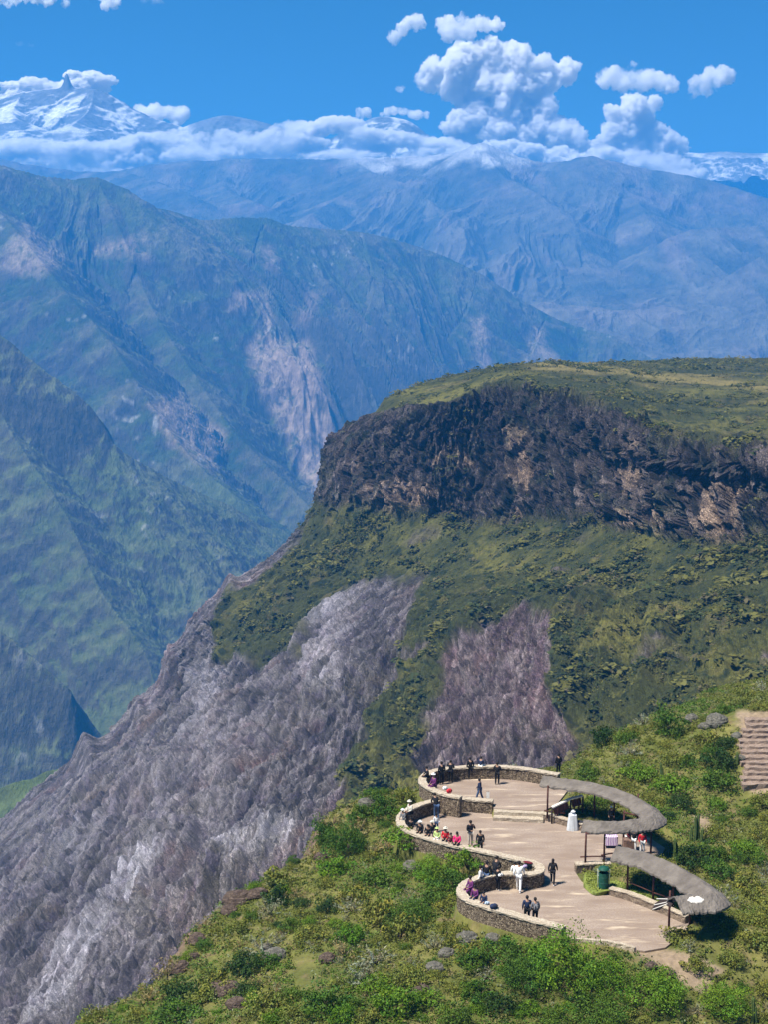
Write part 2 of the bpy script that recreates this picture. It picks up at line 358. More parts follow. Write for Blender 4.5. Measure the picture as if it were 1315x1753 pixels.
# snow peaks behind, above the haze
def snow_peaks():
    X, Y = polar_grid(-260, 1560, 800, 15000, 20500, 240)
    rg = [dict(pts=L((-300,230,18500),(-100,190,18400),(0,166,18300),(50,156,18200),(95,151,18000),(113,148,18000),(135,150,18000),(160,152,17700),(190,163,17600),(230,190,17500),(275,206,17400),(330,222,17300),(400,245,17200)), n=110, slope=.62, gul=1100, amp=.2),
        dict(pts=L((108,139,18000),(111,125,18000),(114,121,18000),(117,129,18000),(122,141,18000)), slope=2.6, gul=300, amp=.1),
        dict(pts=L((300,222,17200),(335,209,17200),(380,197,17200),(420,202,17200),(465,213,17200),(520,232,17200)), slope=.7, gul=700, amp=.2),
        dict(pts=L((560,240,18000),(618,210,18000),(650,199,18000),(690,203,18000),(715,215,18000),(742,235,18000),(800,250,18000)), slope=.6, gul=800, amp=.2),
        dict(pts=L((940,260,18500),(985,240,18500),(1030,243,18500),(1080,265,18500)), slope=.6, gul=800, amp=.2),
        dict(pts=L((1120,290,16500),(1160,262,16500),(1200,262,16400),(1240,259,16300),(1290,262,16300),(1400,262,16300),(1600,280,16300)), slope=.5, gul=700, amp=.25),
        dict(pts=L((160,152,17700),(150,190,16900),(120,215,16500)), slope=.6, gul=600, amp=.25),
        dict(pts=L((40,156,18200),(20,195,17000),(60,215,16500)), slope=.6, gul=600, amp=.25)]
    H, T, D = ridge_field(X, Y, rg, 100)
    H += 60 * fbm(X / 900, Y / 900, 0 * X, 5) * sstep(60, 600, D) + 40 * ridged(X / 300, Y / 300, 0 * X, 5) * sstep(30, 300, D)
    sl, gx, gy = slope_of(X, Y, H); px, py = project(np.stack([X, Y, H], -1))
    n = fbm(X / 350, Y / 700, 5 + 0 * X, 6)
    rock = np.clip(sstep(-.22, .12, n + (sl - .62) * .8), 0, 1)
    rock = np.maximum(rock, sstep(300, 340, px) * (1 - sstep(520, 560, px)) * .93)
    rock = np.maximum(rock, sstep(1195, 1215, px) * (1 - sstep(1300, 1320, px)) * (1 - sstep(262, 276, py)) * .8)
    rock = np.maximum(rock, ((px > 103) & (px < 122) & (py < 148)) * .95)
    c = mixc(np.zeros(X.shape + (3,)) + (.66, .69, .73), (.13, .15, .17), rock)
    obj('snow_mountain_ground', mesh_np('peaks', np.stack([X, Y, H], -1).reshape(-1, 3), grid_faces(*X.shape), True, c), terrain_mat('snow_rock', .003, .25, .6, 60, second=(.015, (1, 1, .5), .35)), kind='structure')
snow_peaks()

# big canyon wall on the left with its spurs
def canyon_side():
    X, Y = polar_grid(-200, 1330, 1050, 760, 5600, 900)
    rg = [dict(pts=L((-500,200,3500),(-200,240,3600),(0,283,3700),(60,300,3750),(120,308,3800),(165,305,3800),(200,317,3800),(226,331,3800),(242,352,3850),(290,362,3950),(345,378,4050),(400,374,4100),(455,375,4150),(500,388,4200),(550,392,4250),(600,396,4300),(650,405,4350),(700,418,4400),(760,438,4400),(820,468,4400),(880,505,4400),(940,540,4400),(990,560,4400),(1050,576,4350),(1105,609,4300),(1180,660,4200),(1350,800,4100)), n=120, slope=.82, gul=330, amp=.3),
        dict(pts=L((165,306,3800),(215,420,3560),(260,530,3350),(330,640,3150),(400,740,3000),(500,840,2860),(560,900,2780)), slope=.85, gul=170, amp=.32),
        dict(pts=L((-60,300,3600),(30,400,3300),(110,500,3100),(190,590,2950),(260,700,2800),(330,790,2700),(400,850,2600)), slope=.85, gul=170, amp=.3),
        dict(pts=L((455,376,4150),(440,450,3900),(410,540,3650),(400,620,3450)), slope=.85, gul=170, amp=.35),
        dict(pts=L((620,400,4300),(640,500,4000),(600,600,3750),(610,700,3550),(570,800,3350)), slope=.8, gul=200, amp=.32),
        dict(pts=L((820,468,4400),(800,540,4150),(740,620,3900),(700,720,3650)), slope=.85, gul=200, amp=.3),
        dict(pts=L((940,540,4400),(920,590,4200),(880,680,3950)), slope=.85, gul=200, amp=.3),
        dict(pts=L((-400,330,2250),(-200,440,2200),(-60,530,2150),(60,625,2130),(150,695,2120),(195,762,2110),(250,800,2130),(330,842,2180),(400,872,2230),(450,905,2280),(492,913,2330),(560,960,2350)), slope=.78, gul=200, amp=.14, sm=3),
        dict(pts=L((-60,585,2150),(20,745,2000),(110,880,1890),(170,1012,1790),(240,1108,1720),(262,1172,1680)), slope=.8, gul=110, amp=.15, sm=3),
        dict(pts=L((-400,800,1560),(-150,980,1530),(-50,1050,1510),(0,1085,1500),(55,1130,1490),(100,1170,1480),(122,1192,1475),(150,1260,1475),(200,1330,1470)), slope=.95, gul=120, amp=.14, sm=3),
        dict(pts=L((-300,1420,900),(-80,1385,900),(0,1357,900),(60,1335,905),(110,1318,910),(200,1310,920)), slope=.7, gul=120, amp=.12, sm=3)]
    H, T, D = ridge_field(X, Y, rg, -1150)
    H += 22 * fbm(X / 260, Y / 260, 0 * X, 5) * sstep(0, 120, D) + 11 * ridged(X / 90, Y / 90, H / 200, 5) * (.3 + sstep(0, 60, D)) + 2. * ridged(X / 18, Y / 18, 0 * X, 3)
    sl, gx, gy = slope_of(X, Y, H); px, py = project(np.stack([X, Y, H], -1))
    c = np.zeros(X.shape + (3,)) + (.028, .05, .022)
    c = mixc(c, (.07, .09, .03), sstep(-.1, .5, fbm(X / 190, Y / 190, 3 + 0 * X, 5) + .5 * T) * .9)
    c = mixc(c, (.15, .13, .10), sstep(.35, .8, T + .5 * fbm(X / 45, Y / 45, 4 + 0 * X, 4)) * .55)
    c = mixc(c, (.12, .15, .055), sstep(3000, 2400, Y) * sstep(-.5, .3, T + fbm(X / 80, Y / 80, 5 + 0 * X, 4)) * .5)
    c = mixc(c, (.06, .055, .05), sstep(.75, 1.25, sl + .35 * fbm(X / 60, Y / 60, 9 + 0 * X, 4)) * .85)
    bright = sstep(.30, .5, ridged(X / 110, Y / 220, 6 + 0 * X, 5) * .5 + fbm(X / 400, Y / 400, 2 + 0 * X, 3) * .5)
    scar = np.zeros(X.shape)
    wx = px + 22 * fbm(X / 130, Y / 130, H / 130, 4); wy = py + 22 * fbm(X / 130 + 9, Y / 130, H / 130, 4)
    for S in ([(425,600),(450,560),(440,510),(395,530),(400,500),(455,500),(470,570),(500,590),(530,585),(545,640),(560,690),(575,780),(560,860),(540,850),(510,800),(480,730),(450,680)],
              [(920,560),(935,560),(960,620),(900,625)], [(810,545),(835,545),(832,600),(842,640),(820,615)], [(450,420),(475,415),(475,455),(455,460)], [(505,560),(530,500),(545,505),(520,560)],
              [(0,450),(40,380),(110,440),(60,470)], [(250,700),(300,680),(385,740),(370,800),(300,760)], [(150,420),(240,400),(250,440),(160,430)]):
        scar = np.maximum(scar, .75 * sstep(-14, 14, poly_dist(wx, wy, S)) * (.9 if len(S) > 4 else .6))
    st = sstep(-.1, .35, ridged(X / 30, Y / 80, H / 120, 5) * .5 + fbm(X / 12, Y / 12, H / 30, 3) * .5)
    c = mixc(c, (.46, .34, .26), np.clip(scar * st, 0, 1))
    c = mixc(c, (.38, .38, .36), sstep(.2, .45, fbm(X / 22, Y / 22, H / 60, 4)) * sstep(.0, .4, fbm(X / 260, Y / 260, 7 + 0 * X, 3)) * .7)
    c = mixc(c, (.08, .12, .03), (Y < 1150) * .6 * np.ones(X.shape))
    obj('canyon_slope', mesh_np('canyon', np.stack([X, Y, H], -1).reshape(-1, 3), grid_faces(*X.shape), False, c), terrain_mat('canyon_ground', .05, .4, .9, 7, second=(.18, (1, .35, .35), .18)), kind='structure')
canyon_side()
# the ground far below, one sheet to the horizon
_b = 40000
obj('ground', mesh_np('ground', [(-_b,-400,-1300),(_b,-400,-1300),(_b,_b,-1300),(-_b,_b,-1300)], [(0,1,2,3)], False, [(.08,.09,.05)]*4), terrain_mat('valley_ground', .01, .3), kind='structure')
# ------------------------------------------------------------------ the near mesa: cliff, green slope and grey scree
def patch(rows, nu, nv):
    """rows of (px, py, Y) control points -> smooth surface of real points"""
    Rw = np.array([interp_poly([at_y(*p) for p in r], nu) for r in rows])        # (m, nu, 3)
    m = len(Rw); t = np.linspace(0, m - 1, nv); i = np.clip(np.floor(t).astype(int), 0, m - 2); f = (t - i)[:, None, None]
    p0 = Rw[np.clip(i - 1, 0, m - 1)]; p1 = Rw[i]; p2 = Rw[i + 1]; p3 = Rw[np.clip(i + 2, 0, m - 1)]
    # monotone-ish: damped tangents keep the cliff edge crisp
    m1 = (p2 - p0) * .33; m2 = (p3 - p1) * .33
    f2 = f * f; f3 = f2 * f
    return (2*f3 - 3*f2 + 1) * p1 + (f3 - 2*f2 + f) * m1 + (-2*f3 + 3*f2) * p2 + (f3 - f2) * m2
def crag_mat():
    """plants and soil from the tint; broken, cracked stone where the alpha says rock"""
    m, nt, b = new_mat('mesa_ground'); at = nt.nodes.new('ShaderNodeVertexColor'); at.layer_name = 'tint'
    f, raw = noise_fac(nt, .8, 6, .3, .7, rough=.7); base = at.outputs[0]
    soft = mixnode(nt, f, mixnode(nt, 1.0, base, (.62, .62, .62), 'MULTIPLY'), mixnode(nt, 1.0, base, (1.35, 1.35, 1.3), 'MULTIPLY'))
    tc = nt.nodes.new('ShaderNodeTexCoord'); mp = nt.nodes.new('ShaderNodeMapping'); mp.inputs['Scale'].default_value = (.62, .5, .26); nt.links.new(tc.outputs['Object'], mp.inputs[0])
    nz = N(nt, 'ShaderNodeTexNoise'); nz.inputs['Scale'].default_value = .6; nz.inputs['Detail'].default_value = 3; nt.links.new(mp.outputs[0], nz.inputs['Vector'])
    ad = nt.nodes.new('ShaderNodeVectorMath'); ad.operation = 'MULTIPLY_ADD'; ad.inputs[1].default_value = (1.6,) * 3; nt.links.new(nz.outputs[1], ad.inputs[0]); nt.links.new(mp.outputs[0], ad.inputs[2])
    v1 = nt.nodes.new('ShaderNodeTexVoronoi'); v1.feature = 'F1'; v2 = nt.nodes.new('ShaderNodeTexVoronoi'); v2.feature = 'DISTANCE_TO_EDGE'
    for v in (v1, v2): v.inputs['Detail'].default_value = 1.5; nt.links.new(ad.outputs[0], v.inputs['Vector'])
    sx = nt.nodes.new('ShaderNodeSeparateColor'); nt.links.new(v1.outputs['Color'], sx.inputs[0])
    hard = mixnode(nt, sx.outputs[0], mixnode(nt, 1.0, base, (.5, .5, .53), 'MULTIPLY'), mixnode(nt, 1.0, base, (1.6, 1.58, 1.55), 'MULTIPLY'))
    mr = N(nt, 'ShaderNodeMapRange'); mr.inputs[1].default_value = .01; mr.inputs[2].default_value = .12; nt.links.new(v2.outputs[0], mr.inputs[0])
    hard = mixnode(nt, mr.outputs[0], mixnode(nt, 1.0, base, (.3, .3, .33), 'MULTIPLY'), hard)
    nt.links.new(mixnode(nt, at.outputs[1], soft, hard), b.inputs['Base Color']); bump(nt, b, mr.outputs[0], .7, .6); return m
def mesa():
    rows = [
        [(900,900,1500),(760,860,1400),(740,820,1300),(800,800,1300),(900,780,1300),(1000,760,1300),(1150,750,1300),(1300,750,1300),(1600,750,1300)],
        [(860,760,760),(720,700,700),(700,690,690),(770,672,760),(860,660,800),(950,655,850),(1060,650,900),(1200,645,900),(1500,645,900)],
        [(800,720,650),(690,684,640),(662,682,620),(745,651,650),(850,629,680),(940,621,700),(1060,622,740),(1200,615,800),(1500,615,800)],
        [(760,740,660),(660,712,640),(648,705,612),(745,690,570),(852,645,560),(950,662,535),(1050,690,500),(1160,738,450),(1500,760,390)],
        [(740,800,670),(600,765,640),(580,770,606),(700,760,560),(840,750,540),(950,760,510),(1060,790,475),(1170,820,425),(1500,840,370)],
        [(720,900,680),(580,875,640),(555,866,600),(690,885,548),(830,888,522),(950,892,490),(1060,905,455),(1190,932,405),(1500,925,350)],
        [(640,1010,720),(500,985,670),(468,968,620),(620,975,550),(760,985,500),(900,1000,455),(1050,1010,415),(1190,1020,375),(1500,1010,320)],
        [(540,1100,760),(400,1070,690),(352,1048,630),(480,1080,550),(620,1085,480),(780,1095,430),(980,1100,385),(1160,1110,345),(1500,1090,295)],
        [(420,1200,800),(320,1180,720),(283,1165,640),(380,1190,540),(540,1190,450),(740,1200,400),(940,1195,360),(1140,1190,322),(1500,1160,280)],
        [(330,1310,800),(225,1280,720),(200,1262,640),(300,1300,510),(470,1300,410),(690,1310,365),(900,1300,338),(1120,1280,305),(1500,1240,262)],
        [(200,1430,780),(100,1370,700),(80,1362,620),(195,1420,460),(380,1430,370),(600,1430,330),(830,1400,312),(1080,1370,285),(1500,1320,245)],
        [(60,1580,700),(-30,1500,640),(-45,1490,580),(95,1560,410),(300,1570,335),(540,1560,300),(780,1520,285),(1050,1470,262),(1500,1400,230)],
        [(-200,1760,560),(-230,1700,520),(-240,1640,500),(-40,1740,350),(180,1740,295),(460,1700,270),(740,1640,262),(1020,1580,245),(1500,1500,215)],
        [(-500,2200,460),(-500,2100,440),(-460,2000,430),(-200,2000,300),(100,1990,255),(420,1900,240),(720,1800,235),(1000,1740,225),(1500,1600,200)]]
    nu, nv = 1000, 960
    P = patch(rows, nu, nv); px, py = project(P)
    u = np.repeat(np.linspace(0, 8, nu)[None], nv, 0); v = np.repeat(np.linspace(0, len(rows) - 1, nv)[:, None], nu, 1)
    dU = np.gradient(P, axis=1); dV = np.gradient(P, axis=0); Nn = np.cross(dV, dU); Nn /= np.linalg.norm(Nn, axis=-1, keepdims=True) + 1e-9
    x, y, z = P[..., 0], P[..., 1], P[..., 2]
    wx = px + 46 * fbm(x / 30, y / 30, z / 30, 6, .6); wy = py + 30 * fbm(x / 30 + 7, y / 30, z / 30, 4)
    # what the surface is made of
    cliff = sstep(2.9, 3.35, v + .35 * fbm(x / 40, y / 40, z / 40, 4)) * (1 - sstep(4.75, 5.15, v + .35 * fbm(x / 25 + 3, y / 25, z / 60, 4)))
    scree = np.zeros(x.shape)
    for S in ([(300,1040),(395,1010),(372,1090),(392,1140),(450,1150),(505,1112),(545,1070),(600,1030),(660,1000),(735,985),(722,1040),(705,1110),(690,1190),(655,1240),(640,1290),(590,1340),(600,1400),(700,1500),(700,2300),(-700,2300),(-700,1420),(80,1300)],
              [(765,1230),(795,1150),(850,1095),(905,1075),(955,1085),(962,1180),(985,1235),(1010,1290),(1000,1400),(760,1400),(700,1330),(740,1280)],
              [(470,900),(520,905),(450,1010),(400,1030),(380,1060),(300,1120),(250,1100)],
              ):
        scree = np.maximum(scree, sstep(-7, 9, poly_dist(wx, wy, S)))
    scree = np.maximum(scree, sstep(.22, .4, fbm(x / 26, y / 26, z / 40, 5)) * sstep(5, 5.6, v) * .8)
    # relief: broad buttresses, vertical columns on the cliff, gullies on the slope
    arc = u * 60
    n0 = fbm(x / 20, y / 20, z / 20, 3); big = fbm(x / 75, y / 75, z / 75, 4)
    colm = ridged(x / 16, y / 16, z / 70, 5, .6)
    blk = ridged(x / 7, y / 7, z / 9, 4, .6)
    us = u * 75 + 5 * fbm(x / 40, y / 40, z / 40, 3); vs = v * 48; gul = ridged(us / 26, vs / 120, 0 * x, 5, .58); fl = ridged(us / 8.5, vs / 45, 2 + 0 * x, 5, .62); fn = ridged(us / 3.2, vs / 16, 5 + 0 * x, 4, .6)
    rough = ridged(x / 6.5, y / 6.5, z / 14, 4, .6)
    wq = 1.3 * fbm(x / 6, y / 6, z / 6, 3)
    cA, eA = (q.reshape(x.shape) for q in cells((us + wq) / 8, y / 14 + wq * .1, (z + wq) / 15)); cB, eB = (q.reshape(x.shape) for q in cells((us + wq) / 3.0, y / 6 + 3, (z + wq) / 5.5)); cC, eC = (q.reshape(x.shape) for q in cells((us + wq) / 2.0, 7 + y / 9, (vs + 2 * wq) / 9)); cD, eD = (q.reshape(x.shape) for q in cells((us + wq) / 6.5, 2 + y / 20, (vs + 2 * wq) / 24))
    rock_shape = cliff * (5.5 * (cA - .5) + 3.0 * (cB - .5)) + scree * (1 - cliff) * (2.2 * (cD - .5) + 1.0 * (cC - .5))
    top = 1 - sstep(2.2, 3.0, v)
    ss = np.clip(scree * 1.2 - .2 + .5 * fbm(x / 12, y / 12, z / 12, 3) * (scree * (1 - scree) * 4), 0, 1); disp = big * (7 * (1 - top)) + sstep(5.5, 7, v) * (1 - cliff) * (7.5 * gul + 2.2 * fl) + 9 * np.exp(-((px - 152) / 16) ** 2 - ((py - 1262) / 26) ** 2) + cliff * (4.5 * colm + 4.2 * ridged(us / 7, z / 60, 9 + 0 * x, 5, .65) + 2.4 * blk + 1.6 * ((z / 7.5 + .5 * n0) % 1 - .5)) + (1 - cliff) * 2.6 * gul * sstep(4.9, 6, v) + ss * (1 - cliff) * (0.4 * (rough - .3) + 1.6 * fl + .3 * fn + 1.5 * ((z / 8 + .8 * n0) % 1 - .5) + .8 * ((z / 2.7 + .8 * n0) % 1 - .5) + .5 * ridged(x / 2.4, y / 2.4, z / 6, 3)) \
        + (1 - cliff) * (1 - scree) * (.8 * fbm(x / 5, y / 5, z / 5, 4) + .35 * fbm(x / 1.6, y / 1.6, z / 1.6, 3))
    disp += 3.2 * sstep(.1, .5, fbm(x / 11, y / 11, z / 11, 3)) * cliff
    lft = (1 - sstep(2.2, 3.4, u)) * sstep(1.0, 1.8, u) * sstep(3, 3.6, v); disp = disp + lft * (5 * np.round(2.2 * fbm(x / 13, y / 13, z / 10, 3)) / 2.2 + 3 * ridged(x / 9, y / 9, z / 12, 3))
    disp = disp + rock_shape - 4.5 * cliff - 4.0 * scree * (1 - cliff) * sstep(5.5, 7, v)
    edge = sstep(0.9, 1.5, v) * (.35 + .65 * sstep(1.0, 2.0, np.abs(u - 2) + 1.0 + 0 * u))
    P2 = P + Nn * (disp * edge * .9)[..., None]
    P2[..., 2] += 9 * np.exp(-np.abs((px - 152) / 20) ** 1.5) * np.exp(-((py - 1300) / 34) ** 2) + 6 * np.exp(-((px - 300) / 16) ** 2 - ((py - 1140) / 30) ** 2) + 5 * np.exp(-((px - 400) / 14) ** 2 - ((py - 1020) / 22) ** 2) + 5 * np.exp(-((px - 245) / 12) ** 2 - ((py - 1230) / 25) ** 2)
    P2[..., 2] += .9 * fbm(x / 9, y / 9, 0 * x, 4) * top
    # colours: bare rock, plants, soil
    n1 = fbm(x / 14, y / 14, z / 14, 5); n2 = fbm(x / 4, y / 4, z / 4, 4); n3 = fbm(x / 40, y / 40, z / 40, 4); st = np.where(v > 5, fbm(us / 4.5, vs / 34, 3 + 0 * x, 5, .6), fbm(us / 4, z / 16, 3 + 0 * x, 5, .6))
    veg = np.zeros(x.shape + (3,)) + (.055, .062, .018)
    veg = mixc(veg, (.165, .155, .036), sstep(-.15, .5, n3 + .5 * n1))
    veg = mixc(veg, (.018, .030, .014), sstep(.02, .35, n2 + .2 * n1) * .9)
    veg = mixc(veg, (.16, .125, .06), sstep(.2, .45, n1 - .3 * n2) * .45)
    veg = mixc(veg, (.30, .24, .08), np.clip(sstep(10, -10, np.abs(wy - (622 + np.maximum(px - 940, 0) * .12)) - 9) * sstep(880, 940, px) * (v < 3.2), 0, 1) * .85)
    rk = np.zeros(x.shape + (3,)) + (.052, .042, .038)
    rk = mixc(rk, (.012, .013, .012), sstep(-.05, .25, st + .4 * n2))
    rk = mixc(rk, (.16, .13, .12), sstep(.1, .5, n2 - st * .6) * sstep(740, 840, py))
    tan = sstep(.12, .34, fbm(x / 12 + 5, y / 12, z / 34, 4)) * sstep(4.0, 4.4, v + .3 * n1)
    for S in ([(880,735),(905,740),(910,850),(880,860)], [(1195,825),(1260,830),(1262,920),(1200,935)], [(785,770),(805,775),(815,810),(790,815)], [(1085,750),(1110,760),(1100,850),(1075,820)], [(690,810),(760,850),(700,885),(640,870)]):
        tan = np.maximum(tan, sstep(-8, 6, poly_dist(wx, wy, S)) * .9)
    rk = mixc(rk, (.30, .215, .15), np.clip(tan * sstep(-.3, .2, st), 0, 1) * .75)
    rk = mixc(rk, (.035, .055, .02), sstep(.05, .3, fbm(x / 9, y / 9, z / 9, 4) + (disp > 6) * .1) * .22)
    sc = np.zeros(x.shape + (3,)) + (.165, .15, .155)
    sc = mixc(sc, (.07, .062, .072), sstep(.0, .35, st + .3 * n1) * .85); sc = mixc(sc, (.30, .28, .27), sstep(.05, .4, -st + .3 * n2) * .6)
    sc = mixc(sc, (.30, .27, .25), sstep(.05, .4, fbm(us / 7, vs / 50, 8 + 0 * x, 5)) * .7)
    sc = mixc(sc, (.20, .13, .105), sstep(.1, .45, fbm(x / 20 + 4, y / 20, z / 50, 4)) * .6)
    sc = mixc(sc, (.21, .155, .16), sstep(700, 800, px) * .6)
    for S, a in (([(270,1460),(300,1470),(240,1560),(170,1650),(110,1753),(70,1753),(130,1640),(200,1540)], .9), ([(400,1480),(520,1420),(530,1460),(420,1510)], .7), ([(350,1150),(400,1160),(390,1260),(345,1260)], .6), ([(230,1330),(300,1300),(310,1450),(240,1460)], .5), ([(540,1060),(600,1040),(590,1180),(530,1180)], .6)):
        sc = mixc(sc, (.40, .385, .38), sstep(-14, 12, poly_dist(wx, wy, S)) * a * sstep(-.25, .3, fbm(us / 3, vs / 26, 4 + 0 * x, 5, .6)))
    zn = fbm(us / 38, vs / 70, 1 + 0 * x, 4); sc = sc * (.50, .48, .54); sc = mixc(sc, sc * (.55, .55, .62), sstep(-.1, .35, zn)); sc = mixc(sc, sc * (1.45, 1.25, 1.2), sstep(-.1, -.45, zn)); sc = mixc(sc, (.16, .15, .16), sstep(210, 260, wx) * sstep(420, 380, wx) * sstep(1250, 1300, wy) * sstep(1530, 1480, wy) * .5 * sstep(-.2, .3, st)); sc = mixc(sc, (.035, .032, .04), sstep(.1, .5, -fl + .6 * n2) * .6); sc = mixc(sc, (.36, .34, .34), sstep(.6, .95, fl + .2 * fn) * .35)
    for S, a in (([(285,1450),(312,1462),(250,1560),(180,1660),(115,1753),(60,1780),(120,1650),(200,1530)], .9), ([(400,1475),(525,1410),(530,1455),(420,1505)], .7), ([(345,1150),(400,1150),(385,1290),(335,1290)], .55), ([(530,1060),(600,1035),(585,1200),(520,1190)], .45), ([(120,1450),(200,1400),(150,1480),(60,1560)], .4)):
        sc = mixc(sc, (.33, .325, .35), sstep(-18, 14, poly_dist(wx, wy, S)) * a * sstep(-.35, .2, fbm(us / 3.5, vs / 22, 4 + 0 * x, 5, .6)))
    rk = rk * (.75 + 1.15 * cB + .45 * cA)[..., None] * (1 - .6 * sstep(.14, .0, eB))[..., None]
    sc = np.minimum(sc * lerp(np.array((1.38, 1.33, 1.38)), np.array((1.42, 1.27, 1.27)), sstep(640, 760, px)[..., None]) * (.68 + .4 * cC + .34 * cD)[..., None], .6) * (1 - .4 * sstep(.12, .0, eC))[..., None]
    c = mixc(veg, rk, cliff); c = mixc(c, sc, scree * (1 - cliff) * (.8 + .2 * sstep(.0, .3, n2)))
    obj('cliff_terrain', mesh_np('mesa', P2.reshape(-1, 3), grid_faces(nv, nu), False, np.concatenate([c, np.maximum(cliff, scree * .55)[..., None]], -1)), crag_mat(), kind='structure')
    return P2, v, u, cliff, scree, px, py, Nn
ME = mesa()
# ------------------------------------------------------------------ foreground: layout
ZT, ZM = 0.55, 0.0                      # upper terrace and plaza levels
WALL_A = [at_z(px, py, ZT + 1.0) for px, py in [(958,1325),(930,1320),(900,1315),(870,1312),(840,1311),(800,1312),(765,1315),(741,1320),(727,1328),(724,1337),(733,1346),(752,1355),(772,1361),(790,1364)]]
WALL_B = [at_z(px, py, ZM + 1.0) for px, py in [(845,1370),(820,1368),(790,1366),(762,1367),(735,1372),(710,1380),(693,1390),(686,1401),(690,1413),(705,1423),(735,1434),(770,1444),(810,1452),(850,1461),(885,1469),(910,1475),(925,1483),(922,1492),(903,1495),(880,1494),(855,1495),(830,1499),(805,1507),(792,1518),(792,1530),(805,1540),(835,1551),(870,1561),(905,1571),(940,1580),(966,1587)]]
KERB = [at_z(px, py, ZM + .15) for px, py in [(972,1606),(1000,1607),(1035,1610),(1060,1614),(1088,1622)]]
A2 = interp_poly(WALL_A, 90); B2 = interp_poly(WALL_B, 200); K2 = interp_poly(KERB, 20)
RIGHT = [at_z(px, py, 0) for px, py in [(1105,1628),(1140,1622),(1175,1595),(1182,1575),(1150,1560),(1100,1545),(1050,1528),(1018,1526),(996,1508),(984,1490),(1000,1482),(1060,1470),(1128,1470),(1140,1452),(1110,1432),(1000,1418),(975,1412),(930,1404),(847,1401)]]
PLAZA = np.array([p[:2] for p in B2] + [p[:2] for p in K2] + [p[:2] for p in RIGHT])
TOPR = [at_z(px, py, ZT) for px, py in [(975,1350),(955,1376),(932,1388),(847,1384)]]
_ja = A2[:, :2]; TERR = np.array([p for p in _ja] + [p[:2] for p in (WALL_B[3], WALL_B[2], WALL_B[1], WALL_B[0])] + [TOPR[3][:2], TOPR[2][:2], TOPR[1][:2], TOPR[0][:2]])

EDGE = [(-40,1860,78),(120,1753,84),(180,1728,86),(240,1700,88),(292,1655,91),(330,1600,95),(362,1560,97.5),(400,1530,100),(460,1500,102.5),(530,1462,105),(556,1400,109),(600,1368,111.5),(650,1352,113),(718,1352,115),(735,1338,119),(790,1322,124),(870,1318,125),(960,1318,122),(1000,1290,122),(1020,1270,122),(1085,1240,124),(1150,1216,126),(1185,1205,133),(1192,1190,142),(1250,1172,148),(1315,1162,152),(1450,1150,155)]
EDW = [at_y(*e) for e in EDGE]; MAINP = np.array([p[:2] for p in EDW] + [(75, 155), (75, 55), (-30, 55)])
CTRL = EDW + [at_y(*c) for c in [(657,1753,76),(300,1753,80.5),(1000,1753,78),(1315,1753,79),(500,1600,90),(650,1600,89.2),(600,1500,98),(700,1480,100),(700,1425,106),(850,1602,86.5),(960,1650,82.3),(1130,1640,82),(800,1680,81),(1240,1560,88.2),(1300,1480,97),(1240,1400,105),(1315,1345,107),(1200,1300,112),(1050,1300,114.5),(1000,1335,112),(1315,1222,116.2),(1240,1235,117),(1500,1400,105),(1500,1753,80),(1500,1250,118),(1200,1440,100),(860,1480,97.5),(400,1650,88),(1315,1600,84)]]
def tps(P):
    P = np.array(P); n = len(P); d = np.hypot(P[:, None, 0] - P[None, :, 0], P[:, None, 1] - P[None, :, 1]); K = d * d * np.log(d + 1e-9) + np.eye(n) * 8.0
    A = np.zeros((n + 3, n + 3)); A[:n, :n] = K; A[:n, n] = 1; A[:n, n + 1:] = P[:, :2]; A[n:, :n] = A[:n, n:].T
    w_ = np.linalg.solve(A, np.concatenate([P[:, 2], [0, 0, 0]])); return P, w_
_TP, _TW = tps(CTRL)
def base_h(X, Y):
    X = np.asarray(X, float); Y = np.asarray(Y, float); h = _TW[-3] + _TW[-2] * X + _TW[-1] * Y
    for (a, b, _), w_ in zip(_TP, _TW):
        d = np.hypot(X - a, Y - b); h = h + w_ * d * d * np.log(d + 1e-9)
    return h
def height(X, Y, detail=True):
    X = np.asarray(X, float); Y = np.asarray(Y, float); h = base_h(X, Y)
    if detail: h = h + .35 * fbm(X / 7, Y / 7, 0 * X, 3) + .12 * fbm(X / 1.6, Y / 1.6, 3 + 0 * X, 3)
    dp = poly_dist(X, Y, PLAZA); dt = poly_dist(X, Y, TERR)
    h = np.where(dp > -2.5, lerp(np.minimum(h, ZM - .06 + 9 * (dp < -1.2)), h, sstep(.2, 2.5, -dp)), h)
    h = np.where(dp > -.45, ZM - .12, h)
    h = np.where((dt > -2.5) & (dp < -.3), lerp(np.minimum(h, ZT - .1), h, sstep(.2, 2.5, -dt)), h)
    h = np.where((dt > -.4) & (dp < .0), ZT - .12, h)
    h = np.where(poly_dist(X, Y, STAIRP) > -.3, np.minimum(h, np.interp(Y, STY, STZ) - .3), h)
    dm = poly_dist(X, Y, MAINP); wob = 1.1 * fbm(X / 4, Y / 4, 0 * X, 4)
    out = np.maximum(-(dm + wob), 0)
    return h - out * 1.35 - .5 * sstep(0, .8, out) * (1 + ridged(X / 2.2, Y / 2.2, 0 * X, 3))
_st = [(at_y(1275, 1343 - k * 9.2, 107 + k * .70), at_y(1365, 1343 - k * 9.2, 107 + k * .70)) for k in range(13)]
STY = [a[1] for a, b in _st]; STZ = [a[2] for a, b in _st]; STAIRP = np.array([_st[0][0][:2] - (0, .6), _st[0][1][:2] - (0, .6), _st[-1][1][:2] + (0, .6), _st[-1][0][:2] + (0, .6)])
